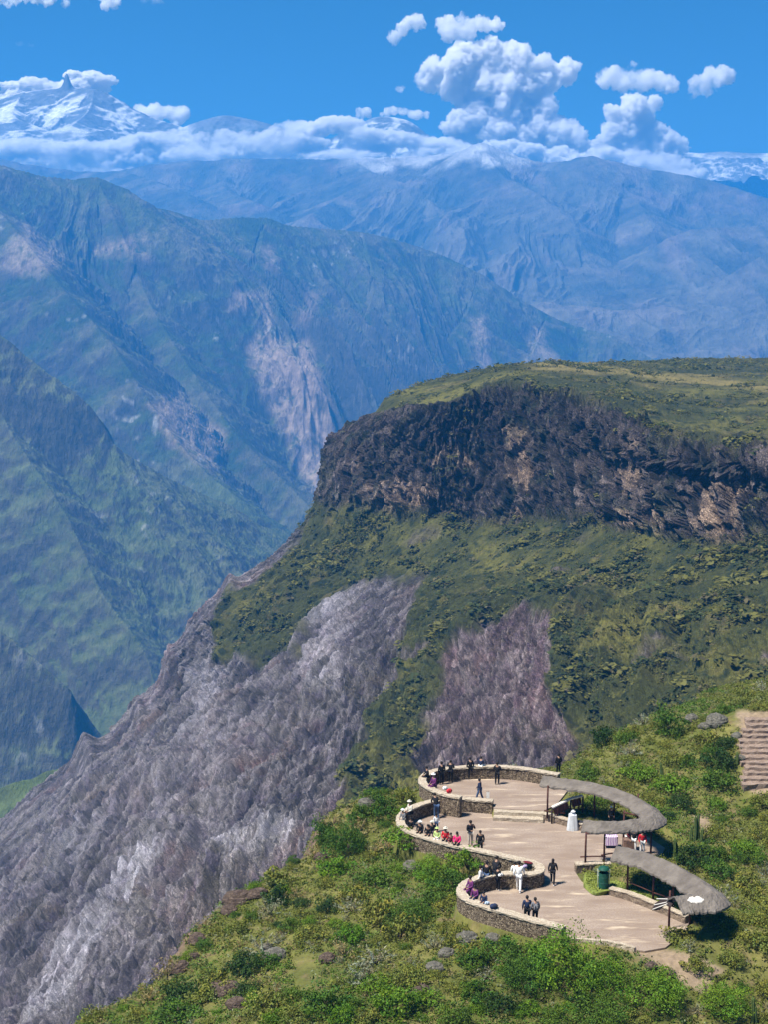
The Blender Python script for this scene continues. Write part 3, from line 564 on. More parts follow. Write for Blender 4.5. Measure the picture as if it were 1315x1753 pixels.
def fore_ground():
    xs = np.linspace(-40, 62, 620); ys = 60 * (172 / 60) ** np.linspace(0, 1, 700)
    X, Y = np.meshgrid(xs, ys); H = height(X, Y)
    dm = poly_dist(X, Y, MAINP); n = fbm(X / 5, Y / 5, 0 * X, 4); n2 = fbm(X / 1.1, Y / 1.1, 0 * X, 4)
    c = np.zeros(X.shape + (3,)) + (.085, .095, .02)
    c = mixc(c, (.15, .14, .04), sstep(-.2, .4, n)); c = mixc(c, (.15, .11, .055), sstep(.05, .45, n2) * .8)
    px, py = project(np.stack([X, Y, H], -1))
    bare = np.zeros(X.shape)
    for S in ([(1040,1612),(1120,1622),(1190,1635),(1240,1660),(1200,1700),(1130,1650)], [(1262,1218),(1330,1218),(1330,1370),(1300,1370),(1278,1340),(1268,1250)], [(1190,1396),(1212,1400),(1215,1440),(1195,1420)]):
        bare = np.maximum(bare, sstep(-8, 5, poly_dist(px + 14 * n2, py + 8 * n, S)))
    c = mixc(c, (.26, .19, .13), bare * .9)
    c = mixc(c, (.16, .105, .075), sstep(.5, -.6, dm + n) * .9)
    obj('hillside', mesh_np('hillside', np.stack([X, Y, H], -1).reshape(-1, 3), grid_faces(*X.shape), True, c), terrain_mat('hillside_ground', 2.2, .35, .6, .08), kind='structure')
fore_ground()
def drop_to(px, py):
    """the point of the hillside seen at a photo pixel"""
    Ys = np.linspace(66, 158, 900); a, b, c = ray(px, py); t = Ys / b; X = a * t; Z = CAMZ + c * t; H = height(X, Ys)
    i = np.nonzero(H >= Z)[0]
    i = i[0] if len(i) else int(np.argmin(np.abs(H - Z))); return np.array((X[i], Ys[i], H[i]))

# ------------------------------------------------------------------ paving, walls, steps
def paving_mat():
    m, nt, b = new_mat('gravel'); f, raw = noise_fac(nt, .35, 6, .35, .65, stretch=(1, 2.6, 1))
    c = mixnode(nt, f, (.225, .17, .13), (.335, .27, .215))
    f2, r2 = noise_fac(nt, 9, 4, .4, .7); c = mixnode(nt, f2, c, (.23, .165, .125))
    f3, r3 = noise_fac(nt, .5, 4, .58, .7, stretch=(.6, 3.0, 1)); c = mixnode(nt, f3, c, (.50, .40, .29))
    nt.links.new(c, b.inputs['Base Color']); bump(nt, b, r2, .4, .03); return m
GRAVEL = paving_mat()
def floor(name, poly, z, th=.1):
    bm = bmesh.new(); vs = [bm.verts.new((p[0], p[1], z)) for p in poly]; f = bm.faces.new(vs)
    if f.normal.z < 0: f.normal_flip()
    r = bmesh.ops.extrude_face_region(bm, geom=[f]); 
    for v in r['geom']:
        if isinstance(v, bmesh.types.BMVert): v.co.z -= th
    bmesh.ops.recalc_face_normals(bm, faces=bm.faces[:]); bmesh.ops.triangulate(bm, faces=bm.faces[:])
    return obj(name, bm, GRAVEL, kind='structure')
floor('plaza_paving', PLAZA, ZM); floor('terrace_paving', TERR, ZT, .5)
def stone_mat(name, dark, lite, sc=(1.75, 1.75, 3.2), mort=(.03, .022, .016), bs=1.0, th=.10):
    m, nt, b = new_mat(name); tc = nt.nodes.new('ShaderNodeTexCoord'); mp = nt.nodes.new('ShaderNodeMapping'); mp.inputs['Scale'].default_value = sc
    nt.links.new(tc.outputs['Object'], mp.inputs[0])
    nz = N(nt, 'ShaderNodeTexNoise'); nz.inputs['Scale'].default_value = 1.5; nt.links.new(mp.outputs[0], nz.inputs['Vector'])
    ad = nt.nodes.new('ShaderNodeVectorMath'); ad.operation = 'MULTIPLY_ADD'; ad.inputs[1].default_value = (.5,) * 3; nt.links.new(nz.outputs[1], ad.inputs[0]); nt.links.new(mp.outputs[0], ad.inputs[2])
    v1 = nt.nodes.new('ShaderNodeTexVoronoi'); v1.feature = 'F1'; v2 = nt.nodes.new('ShaderNodeTexVoronoi'); v2.feature = 'DISTANCE_TO_EDGE'
    nt.links.new(ad.outputs[0], v1.inputs['Vector']); nt.links.new(ad.outputs[0], v2.inputs['Vector'])
    sx = nt.nodes.new('ShaderNodeSeparateColor'); nt.links.new(v1.outputs['Color'], sx.inputs[0])
    c = mixnode(nt, sx.outputs[0], dark, lite); f, raw = noise_fac(nt, 12, 4, .3, .7); c = mixnode(nt, f, c, mixnode(nt, 1.0, c, (.6, .6, .6), 'MULTIPLY'))
    mr = N(nt, 'ShaderNodeMapRange'); mr.inputs[1].default_value = th * .3; mr.inputs[2].default_value = th; nt.links.new(v2.outputs[0], mr.inputs[0])
    c = mixnode(nt, mr.outputs[0], mort, c); nt.links.new(c, b.inputs['Base Color']); bump(nt, b, mr.outputs[0], bs, .08); return m
STONE = stone_mat('wall_stone', (.11, .075, .05), (.52, .41, .28), (1.6, 1.6, 3.0)); COPE = stone_mat('coping_stone', (.42, .34, .25), (.60, .52, .40), (1.6, 1.6, 1.6), (.30, .23, .16), .4, .03)
ROCKM = stone_mat('brown_stone', (.20, .145, .105), (.36, .28, .20), (1.4, 1.4, 3.0), (.10, .075, .055), .7, .035)
def offset(path, d):
    P = np.asarray(path)[:, :2]; t = np.gradient(P, axis=0); t /= np.linalg.norm(t, axis=1)[:, None] + 1e-9
    return P + np.stack([-t[:, 1], t[:, 0]], 1) * d
def ribbon(path, w0, w1, zb, zt, wob=.0, seed=0):
    """a solid strip along a path between offsets w0 and w1, from heights zb to zt"""
    n = len(path); A_ = offset(path, w0); B_ = offset(path, w1); zb = np.broadcast_to(zb, (n,)); zt = np.broadcast_to(zt, (n,)); r = np.random.default_rng(seed)
    rows = 4; V = []
    for i in range(n):
        for k in range(rows): V.append((*(A_[i] + r.normal(0, wob, 2)), lerp(zb[i], zt[i], k / (rows - 1)) + (r.normal(0, wob) if k == rows - 1 else 0)))
        for k in range(rows): V.append((*(B_[i] + r.normal(0, wob, 2)), lerp(zt[i], zb[i], k / (rows - 1)) + (r.normal(0, wob) if k == 0 else 0)))
    m = 2 * rows; Fq = []
    for i in range(n - 1):
        for k in range(m): a = i * m + k; b = i * m + (k + 1) % m; Fq.append((a, b, b + m, a + m))
    me = bpy.data.meshes.new('strip'); me.from_pydata([tuple(float(q) for q in v) for v in V], [], Fq + [tuple(range(m))[::-1], tuple(range((n - 1) * m, n * m))]); me.update()
    return me
def wall(path, zf, label, out_depth, cat='wall', name='stone_wall', h=.88, wid=.26):
    e = empty(name, label, cat, (0, 0, 0))
    obj('wall_body', ribbon(path, -wid, wid, zf - out_depth, zf + h, .018, 1), STONE, e)
    obj('coping', ribbon(path, -wid - .05, wid + .05, zf + h + .003, zf + h + .13, .014, 2), COPE, e)
    return e
wall(A2, ZT, 'curved tan stone parapet wall round the upper terrace, farthest from view', 1.6)
wall(B2, ZM, 'long winding S shaped stone parapet wall round the middle and lower terraces', 1.5)
def slab(path_px, z, zt, wid, label, nm='retaining_wall'):
    P = interp_poly([at_z(px, py, zt) for px, py in path_px], 24); e = empty(nm, label, 'low wall', (0, 0, 0))
    obj('wall_body', ribbon(P, -wid, wid, z - .4, zt - .05, .015, 4), ROCKM, e); obj('coping', ribbon(P, -wid - .03, wid + .03, zt - .047, zt + .03, .012, 5), COPE, e)
slab([(930,1391),(950,1396),(975,1403),(1000,1410)], 0, .5, .2, 'low brown stone edging wall right of the terrace steps')
slab([(986,1478),(1012,1477),(1046,1476)], 0, .5, .28, 'short stone plinth carrying the two thin posts of the middle shelter')
slab([(1046,1519),(1075,1527),(1110,1540),(1150,1556),(1178,1568)], 0, .48, .2, 'long low stone retaining wall under the nearest thatched shelter')
obj('stone_kerb', ribbon(K2, -.12, .12, -.3, .16, .012, 12), COPE, label='thin pale stone kerb closing the near end of the plaza', cat='kerb')
# steps between the terraces
def steps():
    e = empty('stone_steps', 'two wide pale stone steps joining the upper and middle terraces', 'steps', (0, 0, 0))
    a = at_z(847, 1384, ZT)[:2]; b = at_z(932, 1388, ZT)[:2]; d = (b - a) / np.linalg.norm(b - a); nrm = np.array((d[1], -d[0]))
    for k, (o0, o1, z1) in enumerate(((-.05, .55, .50), (.553, 1.15, .25))):
        path = np.array([(*(a + d * (np.linalg.norm(b - a) * t) + nrm * (o0 + o1) / 2), 0) for t in np.linspace(.0, 1, 14)])
        obj('step', ribbon(path, -(o1 - o0) / 2, (o1 - o0) / 2, -.15, z1, .012, 7 + k), COPE, e)
steps()
def stairs():
    e = empty('stone_staircase', 'rough pink stone staircase climbing the slope at the right edge', 'stairs', (0, 0, 0)); r = random.Random(4)
    for k in range(13):
        py = 1343 - k * 9.2; x0 = 1275 - (6 if 3 < k < 9 else 0) + (3 if k > 10 else 0); Yk = 107 + k * .70
        a = at_y(x0 + r.uniform(-3, 3), py, Yk); b = at_y(1365, py - 2, Yk); z = a[2]
        path = np.array([(lerp(a[0], b[0], t), Yk + .35 + r.uniform(-.05, .05), 0) for t in np.linspace(0, 1, 12)])
        obj('step', ribbon(path, -.36, .42, z - .9, z + .03, .03, 20 + k), PINK, e)
PINK = stone_mat('pink_stone', (.26, .185, .14), (.42, .32, .25), (.9, 2.4, 4.0), (.18, .11, .08), .6, .03)
stairs()

# ------------------------------------------------------------------ thatched shelters
def thatch_mat():
    m, nt, b = new_mat('old_thatch'); f, raw = noise_fac(nt, 1.2, 5, .3, .7); c = mixnode(nt, f, (.125, .106, .090), (.225, .195, .165))
    f2, r2 = noise_fac(nt, 30, 3, .3, .7); c = mixnode(nt, f2, c, mixnode(nt, 1.0, c, (.7, .7, .7), 'MULTIPLY')); nt.links.new(c, b.inputs['Base Color']); bump(nt, b, r2, .6, .04); return m
THATCH = thatch_mat(); POST = flat('stained_wood', (.075, .03, .022), .7, .3); DARKW = flat('dark_wood', (.03, .02, .018)); PALEB = flat('pale_board', (.62, .58, .52), .7, .1)
def roof(ridge, zr, ze, w, parent, n=90):
    """gabled thatch following a curved ridge line"""
    Rr = interp_poly([at_z(px, py, zr) for px, py in ridge], n); k5 = np.ones(5) / 5
    for c_ in range(2): Rr[2:-2, c_] = np.convolve(Rr[:, c_], k5, 'valid')
    wv = w * (1 + .05 * np.sin(np.arange(n) * .7)); t = np.gradient(Rr[:, :2], axis=0); t /= np.linalg.norm(t, axis=1)[:, None]; nr = np.stack([-t[:, 1], t[:, 0]], 1)
    rr = np.random.default_rng(9); V = []; m = 9
    for i in range(n):
        prof = []
        for q in np.linspace(-1, 1, 2 * m + 1):
            a = abs(q); z = zr - (zr - ze) * a ** 1.15; p = Rr[i, :2] + nr[i] * q * wv[i]
            if a > .97: p = p + nr[i] * q * rr.normal(0, .035); z -= .02 + abs(rr.normal(0, .03))
            prof.append(np.array((p[0], p[1], z)))
        bot = [q - np.array((0, 0, .11)) for j, q in enumerate(prof)][::-1]
        for q in prof + bot:
            V.append((q[0], q[1], q[2] +   .06 * float(perlin(q[0] * 1.1, q[1] * 1.1, q[2])) + .04 * float(perlin(q[0] * 5, q[1] * 5, q[2])) + rr.normal(0, .014)))
    k = 2 * (2 * m + 1); Fq = [(i * k + j, i * k + (j + 1) % k, (i + 1) * k + (j + 1) % k, (i + 1) * k + j) for i in range(n - 1) for j in range(k)]
    me = bpy.data.meshes.new('thatch'); me.from_pydata([tuple(map(float, v)) for v in V], [], Fq + [tuple(range(k))[::-1], tuple(range((n - 1) * k, n * k))]); me.update()
    bm = bmesh.new(); bm.from_mesh(me); bmesh.ops.recalc_face_normals(bm, faces=bm.faces[:]); bm.to_mesh(me); bm.free()
    return obj('thatch_roof', me, THATCH, parent)
def tube(name, pts, r, m, parent=None, seg=8, **kw):
    bm = bmesh.new(); P = [Vector(tuple(map(float, p))) for p in pts]; rings = []; rs = r if isinstance(r, (list, tuple)) else [r] * len(P)
    for i, p in enumerate(P):
        d = (P[min(i + 1, len(P) - 1)] - P[max(i - 1, 0)]).normalized(); a = d.orthogonal().normalized(); b = d.cross(a)
        if rings and abs(d.z) > .5: a = Vector((1, 0, 0)).cross(d).normalized(); b = d.cross(a)
        elif abs(d.z) > .5: a = Vector((1, 0, 0)).cross(d).normalized(); b = d.cross(a)
        rings.append([bm.verts.new(p + (a * math.cos(2 * math.pi * k / seg) + b * math.sin(2 * math.pi * k / seg)) * rs[i]) for k in range(seg)])
    for i in range(len(P) - 1):
        for k in range(seg): bm.faces.new((rings[i][k], rings[i][(k + 1) % seg], rings[i + 1][(k + 1) % seg], rings[i + 1][k]))
    bm.faces.new(rings[0][::-1]); bm.faces.new(rings[-1]); bmesh.ops.recalc_face_normals(bm, faces=bm.faces[:])
    for f in bm.faces: f.smooth = len(f.verts) == 4
    return obj(name, bm, m, parent, **kw)
def post(px, py, zb, zt, parent, r=.075):
    p = at_z(px, py, zb); return tube('post', [p - (0, 0, .3), p + (0, 0, (zt - zb) * .5), (p[0] + .02, p[1], zt)], [r, r * .9, r * .85], POST, parent), p
def rail(a, b, parent, r=.05): return tube('rail', [a, (np.array(a) + b) / 2 + (0, 0, .02), b], r, POST, parent)
def shelters():
    e = empty('thatched_shelter', 'hairpin shaped grey thatched sun shelter beside the upper and middle terraces', 'shelter', (0, 0, 0))
    roof([(930,1328),(962,1332),(1000,1337),(1040,1345),(1080,1360),(1104,1374),(1119,1388),(1117,1397),(1100,1401),(1080,1403),(1050,1406),(1020,1405),(1000,1403)], 3.2, 2.72, .86, e)
    tops = {}
    for k, (px, py, zb, zt) in enumerate([(938,1394,.6,2.8),(1018,1397,.5,2.9),(1052,1402,.6,2.9),(1003,1477,.5,2.65),(1035,1476,.5,2.65),(1068,1449,0,2.65),(1115,1461,0,2.65),(1092,1408,.7,2.85)]):
        tops[k] = post(px, py, zb, zt, e)[1]
    a, b = tops[3], tops[4]; rail(a + (-.35, 0, .42), b + (.1, 0, .42), e); rail(b + (-.2, 0, .5), b + (.9, .3, .55), e)
    c = tops[0]; rail(c + (-.25, 0, .28), c + (1.3, -.2, .12), e)
    tube('beam', [tops[3] + (0, 0, 2.05), tops[4] + (0, 0, 2.05)], .06, POST, e); tube('beam', [tops[5] + (0, 0, 2.5), tops[6] + (0, 0, 2.5)], .06, POST, e)
    e = empty('thatched_shelter', 'nearest curved grey thatched shelter, its torn end hanging over the plaza', 'shelter', (0, 0, 0))
    roof([(1056,1448),(1090,1455),(1130,1468),(1168,1488),(1198,1507),(1216,1521),(1219,1529),(1204,1532),(1180,1532),(1156,1535)], 3.1, 2.5, 1.05, e)
    q = {}
    for k, (px, py, zb, zt) in enumerate([(1075,1521,.5,2.6),(1119,1537,.5,2.6),(1153,1546,.6,2.6),(1146,1590,0,2.45),(1182,1575,.4,2.5),(1215,1570,.5,2.6)]): q[k] = post(px, py, zb, zt, e)[1]
    rail(q[1] + (0, 0, .35), q[1] + (1.4, -1.0, .2), e); rail(q[0] + (.1, 0, .4), q[1] + (-.1, 0, .4), e, .035)
    # torn end: bare poles and tatters
    t0 = at_z(1150, 1541, 2.55)
    for k, (dx, dy, dz) in enumerate(((-1.0, .1, -.35), (-.8, .45, -.1), (-1.15, -.2, -.5))): tube('roof_pole', [t0 + (.5, 0, .05), t0 + (dx, dy, dz)], .03, PALEB, e)
    bm = bmesh.new(); rr = random.Random(2)
    vs = [bm.verts.new((t0[0] + x, t0[1] + y, t0[2] + z)) for x, y, z in [(0,.5,.05),(-.5,.45,-.1),(-.95,.2,-.3),(-1.15,-.1,-.55),(-.7,-.2,-.45),(-.35,-.05,-.2),(-.1,-.4,-.25),(.1,-.2,-.05)]]
    f = bm.faces.new(vs); g = bmesh.ops.extrude_face_region(bm, geom=[f]); [setattr(v.co, 'z', v.co.z - .07) for v in g['geom'] if isinstance(v, bmesh.types.BMVert)]; bmesh.ops.recalc_face_normals(bm, faces=bm.faces[:])
    obj('torn_thatch', bm, DARKW, e, label='dark torn flap at the end of the roof')
    p0 = interp_poly([at_z(*p, 2.78) for p in [(1176,1536),(1190,1533),(1203,1540),(1194,1543),(1180,1542)]], 5)
    bm = bmesh.new(); ctr = at_z(1192, 1540, 2.93)
    bmesh.ops.create_icosphere(bm, subdivisions=3, radius=1, matrix=Matrix.Translation(Vector(ctr)) @ Matrix.Rotation(.35, 4, 'X') @ Matrix.Diagonal((.5, .3, .09, 1)))
    for v in bm.verts: v.co += Vector((1, 1, .3)) * .16 * float(perlin(v.co.x * 4, v.co.y * 4, 0))
    obj('white_tarp_patch', bm, PALEB, e)
shelters()
def lawn():
    poly = interp_poly([at_z(px, py, .45) for px, py in [(1000,1488),(1046,1486),(1110,1492),(1175,1530),(1185,1566),(1150,1553),(1110,1537),(1075,1524),(1048,1516),(1040,1520),(1018,1522),(1000,1508)]], 60)
    bm = bmesh.new(); c = poly.mean(0); n = len(poly); rings = []
    for k, s in enumerate((1.0, .97, .8, .6, .4, .2)):
        z0 = (.04, .2, .3, .34, .36, .36)[k]
        rings.append([bm.verts.new((lerp(c[0], p[0], s), lerp(c[1], p[1], s), z0 + .05 * float(perlin(p[0] * 1.3 * s, p[1] * 1.3, s)))) for p in poly])
    for a, b in zip(rings, rings[1:]):
        for i in range(n): bm.faces.new((a[i], a[(i + 1) % n], b[(i + 1) % n], b[i]))
    bm.faces.new(rings[-1]); bmesh.ops.recalc_face_normals(bm, faces=bm.faces[:])
    obj('lawn', bm, flat('lawn_grass', (.14, .17, .035), .9, .5, 2.5), kind='structure'); return poly
LAWN = lawn()
# ------------------------------------------------------------------ plants
def leaf_mat(name, cols, trans=.25):
    m, nt, b = new_mat(name); at = nt.nodes.new('ShaderNodeVertexColor'); at.layer_name = 'tint'
    oi = nt.nodes.new('ShaderNodeObjectInfo'); c = mixnode(nt, 1.0, cols[0], at.outputs[0], 'MULTIPLY'); d = mixnode(nt, 1.0, cols[1], at.outputs[0], 'MULTIPLY')
    c = mixnode(nt, oi.outputs['Random'], c, d); nt.links.new(c, b.inputs['Base Color']); b.inputs['Roughness'].default_value = .65
    t = nt.nodes.new('ShaderNodeBsdfTranslucent'); nt.links.new(c, t.inputs[0]); mx = nt.nodes.new('ShaderNodeMixShader'); mx.inputs[0].default_value = trans
    nt.links.new(b.outputs[0], mx.inputs[1]); nt.links.new(t.outputs[0], mx.inputs[2]); nt.links.new(mx.outputs[0], nt.nodes['Material Output'].inputs[0]); return m
LEAF = {'bright': leaf_mat('leaf_bright', ((.085,.18,.010), (.14,.22,.016))), 'green': leaf_mat('leaf_green', ((.055,.12,.012), (.09,.15,.016))),
        'olive': leaf_mat('leaf_olive', ((.19,.20,.034), (.15,.175,.03))), 'dark': leaf_mat('leaf_dark', ((.025,.06,.010), (.04,.075,.013))),
        'grey': leaf_mat('leaf_grey', ((.24,.25,.15), (.30,.30,.20))), 'dry': leaf_mat('leaf_dry', ((.34,.27,.11), (.28,.23,.10)))}
STEM = flat('stem_bark', (.09, .065, .045))
def leaves(C_, Nrm, size, rg, aspect=1.7, up=.3):
    """quads at centres C_, facing roughly Nrm"""
    n = len(C_); d = Nrm + rg.normal(0, .75, (n, 3)); d[:, 2] += up; d /= np.linalg.norm(d, axis=1)[:, None] + 1e-9
    a = np.cross(d, rg.normal(size=(n, 3))); a /= np.linalg.norm(a, axis=1)[:, None] + 1e-9; b = np.cross(d, a)
    s = (size * rg.uniform(.6, 1.3, n))[:, None]; a = a * s * aspect * .5; b = b * s * .5
    V = np.stack([C_ - a, C_ - b * .9 + a * .1, C_ + a, C_ + b * .9 + a * .1], 1).reshape(-1, 3); return V, np.arange(4 * n).reshape(-1, 4)
def shrub_mesh(seed, n=1500, ncl=46, squash=.75, size=.075, spiky=False):
    rg = np.random.default_rng(seed); d = rg.normal(size=(ncl, 3)); d[:, 2] = np.abs(d[:, 2]) * 1.1 - .12; d /= np.linalg.norm(d, axis=1)[:, None]
    rad = rg.uniform(.5, .95, ncl) * (1 + .35 * rg.normal(0, .5, ncl)); cc = d * rad[:, None] * (1, 1, squash); cc[:, 2] += .12
    cr = rg.uniform(.16, .34, ncl); k = rg.integers(0, ncl, n); u = rg.normal(size=(n, 3)); u[:, 2] = np.abs(u[:, 2]) * .9 - .25; u /= np.linalg.norm(u, axis=1)[:, None]
    P = cc[k] + u * (cr[k] * rg.uniform(.55, 1.08, n) ** .5)[:, None]; P[:, 2] = np.maximum(P[:, 2], .02)
    if spiky:
        P = d[k] * rg.uniform(.3, 1.05, n)[:, None] * (1, 1, 1.0); P[:, 2] = np.abs(P[:, 2])
    V, Fq = leaves(P, u if not spiky else rg.normal(size=(n, 3)), size, rg, 1.6 if not spiky else 4.5)
    tn = rg.uniform(.7, 1.3, ncl)[k] * rg.uniform(.75, 1.25, n); hue = rg.normal(0, .1, ncl)[k]
    col_ = np.stack([tn * (1 + hue), tn, tn * (1 - hue)], 1); colv = np.repeat(col_, 4, 0)
    return mesh_np('foliage', V, Fq, False, colv)
SH = {'big': [shrub_mesh(s, 6500, 90, .9, .042) for s in (21, 22)], 'round': [shrub_mesh(s, 1700, 44) for s in (1, 2, 3)], 'wide': [shrub_mesh(s, 1700, 52, .5) for s in (4, 5)], 'tall': [shrub_mesh(s, 1900, 50, 1.25) for s in (6, 7)],
      'open': [shrub_mesh(s, 800, 26, .8, .10) for s in (8, 9)], 'spiky': [shrub_mesh(s, 420, 30, .9, .05, True) for s in (10, 11)]}
def stem_mesh():
    bm = bmesh.new(); rr = random.Random(3)
    for k in range(6):
        a = rr.uniform(0, 6.28); P = [Vector((0, 0, -.15)), Vector((math.cos(a) * .15, math.sin(a) * .15, .22)), Vector((math.cos(a) * .42, math.sin(a) * .42, .5))]; prev = None
        for i, p in enumerate(P):
            r = .035 - .012 * i; ring = [bm.verts.new(p + Vector((math.cos(j * 2.09) * r, math.sin(j * 2.09) * r, 0))) for j in range(3)]
            if prev: [bm.faces.new((prev[j], prev[(j + 1) % 3], ring[(j + 1) % 3], ring[j])) for j in range(3)]
            prev = ring
        bm.faces.new(prev)
    me = bpy.data.meshes.new('stem'); bm.to_mesh(me); bm.free(); me.materials.append(STEM); return me
STEMM = stem_mesh(); _fol = {}
def shrub(p, r, hgt, form, leafc, label, group=None, name='shrub', seed=0, cat='shrub'):
    me = SH[form][seed % len(SH[form])]; key = (me.name, leafc)
    if key not in _fol: m2 = me.copy(); m2.materials.clear(); m2.materials.append(LEAF[leafc]); _fol[key] = m2
    o = bpy.data.objects.new(name, _fol[key]); col.objects.link(o); tag(o, label, cat, group, None, (p[0], p[1], p[2] - .05), (seed * 2.4) % 6.28); o.scale = (r, r, hgt)
    s_ = bpy.data.objects.new('stem', STEMM); col.objects.link(s_); s_.parent = o; return o
# shrubs one can point to: (px, py of the foot, radius in photo px, height factor, form, leaf, label)
NAMED = [
 (965,1672,66,.8,'big','bright','largest bright green bush, just below the plaza wall near the bottom centre'),
 (900,1690,46,.8,'big','green','dark green bush merging with the left side of the largest bright bush'),
 (1035,1690,44,.8,'big','bright','bright bush at the lower right foot of the largest bush'),
 (1125,1715,52,.7,'big','bright','wide bright green bush lying low right of the largest bush'),
 (590,1462,38,1.05,'big','green','tall dark green bush on the cliff edge left of the parapet wall'),
 (555,1440,22,1.2,'tall','green','narrow green bush hanging over the scree at the cliff edge'),
 (655,1395,26,1.0,'round','green','green bush on the cliff edge just left of the upper terrace'),
 (692,1372,22,1.0,'round','olive','yellowish bush touching the outer side of the upper parapet wall'),
 (745,1500,40,.6,'big','bright','lush bright bush under the outer wall of the middle terrace'),
 (800,1490,34,.75,'round','bright','bright bush in the hollow between the two wall loops'),
 (690,1470,34,.8,'round','bright','bright bush down the slope left of the middle wall loop'),
 (640,1510,36,.7,'wide','green','broad green bush in the middle of the left slope'),
 (700,1575,44,.6,'big','green','broad dark green bush low on the left slope, left of the lower wall'),
 (745,1545,30,.7,'round','green','green bush against the foot of the lower wall loop'),
 (600,1560,30,.6,'spiky','grey','grey green spiky shrub alone in the middle of the left slope'),
 (640,1650,42,.6,'spiky','grey','large pale feathery shrub on the lower left slope'),
 (420,1665,36,.8,'round','dark','dark rounded bush above the lower left rocks'),
 (500,1440,14,.9,'round','green','small round bush perched on the brown rocks of the cliff edge'),
 (485,1530,15,.9,'round','bright','small bright tuft of bush above the brown cliff edge rocks'),
 (1036,1275,26,1.1,'round','dark','dark green round bush on the skyline behind the first shelter'),
 (1075,1272,22,1.0,'round','green','green bush next right of the dark round bush on the skyline'),
 (1150,1258,30,1.15,'tall','green','tall green bush with feathery tips standing against the grey cliff'),
 (1242,1280,20,.9,'round','dark','small dark bush left of the stone staircase'),
 (1232,1345,34,.8,'wide','green','wide dark centred bush at the foot of the stone staircase'),
 (1150,1352,36,.7,'wide','bright','bright low bush spreading above the tip of the first shelter'),
 (1090,1330,34,.75,'wide','bright','bright bush close behind the roof of the first shelter'),
 (1010,1335,26,.8,'round','green','green bush behind the left end of the first shelter'),
 (1185,1480,34,.85,'round','dark','dark green bush between the two shelters on their right side'),
 (1230,1500,30,.8,'round','green','green bush rising just above the end of the nearest shelter'),
 (1030,1752,50,.7,'big','green','green bush at the very bottom edge below the largest bush'),
 (1195,1662,26,.8,'round','olive','round olive shrub on the bare soil right of the plaza end'),
 (1255,1650,24,.8,'round','olive','round olive shrub right of the bare soil patch'),
 (1240,1730,46,.7,'big','bright','bright bush near the bottom right corner'),
 (300,1748,50,.6,'wide','green','low green bush at the bottom edge near the scree'),
 (1087,1273,10,.9,'open','grey','small whitish flowering shrub behind the first shelter'),
 (1168,1610,36,.6,'wide','olive','olive bush at the end of the plaza under the torn roof end'),
]
taken = []
for k, (px, py, r, hf, form, leafc, lab) in enumerate(NAMED):
    p = drop_to(px, py); rr = r * math.hypot(p[1], 38 - p[2]) / F; taken.append((p[0], p[1], rr)); shrub(p, rr, rr * hf * 1.25, form, leafc, lab, seed=k)
# everyday shrubs of the slope, by region and kind
REG = [('on the slope below the winding wall', lambda px, py: py > 1500 and px < 960), ('on the slope left of the middle terrace', lambda px, py: px < 800),
       ('on the bank behind the shelters', lambda px, py: py < 1420), ('on the bank right of the nearest shelter', lambda px, py: py < 1600), ('on the ground right of the plaza end', lambda px, py: True)]
DESC = {('round','bright'):'bright green rounded shrub', ('round','green'):'mid green rounded shrub', ('wide','olive'):'low yellow olive shrub', ('round','dark'):'dark green rounded shrub', ('open','olive'):'sparse olive shrub', ('spiky','grey'):'spiky grey green shrub', ('spiky','dry'):'dry straw coloured tussock', ('wide','bright'):'low bright green shrub'}
rs = random.Random(5); cnt = 0; tries = 0
while cnt < 250 and tries < 9000:
    tries += 1; px = rs.uniform(100, 1330); py = 1170 + 590 * rs.random() ** .8
    y_ = None; p = drop_to(px, py); X_ = np.array([p[0]]); Y_ = np.array([p[1]])
    if abs(project(p)[1] - py) > 3: continue
    if poly_dist(X_, Y_, MAINP)[0] < .4 or poly_dist(X_, Y_, PLAZA)[0] > -1.0 or poly_dist(X_, Y_, TERR)[0] > -.9 or poly_dist(X_, Y_, STAIRP)[0] > -.9: continue
    if 1030 < px < 1260 and 1612 < py < 1700 and rs.random() < .8: continue
    if 470 < px < 560 and 1620 < py < 1700: continue
    nz = float(fbm(p[0] / 9, p[1] / 9, 1.5, 3)); near_wall = poly_dist(X_, Y_, PLAZA)[0] > -2.4 and px > 960
    rr = rs.choice((.45, .6, .75, .9, 1.15, 1.4)) * (1.0 if not near_wall else .55)
    if any(math.hypot(p[0] - a, p[1] - b) < (rr + c) * .62 for a, b, c in taken): continue
    if px < 900 and py < 1480 or (px < 640): pool = [('round','green'),('wide','olive'),('open','olive'),('spiky','grey'),('spiky','dry'),('round','bright'),('round','dark')]
    elif nz > .05: pool = [('round','bright'),('wide','bright'),('round','green'),('round','dark')]
    else: pool = [('wide','olive'),('open','olive'),('wide','olive'),('spiky','grey'),('round','green')]
    form, lf = rs.choice(pool); lab = DESC[(form, lf)]
    for rn, fn in REG:
        if fn(px, py): break
    taken.append((p[0], p[1], rr)); shrub(p, rr, rr * rs.uniform(.8, 1.2), form, lf, lab + ' ' + rn, group=lab + 's ' + rn, seed=cnt); cnt += 1
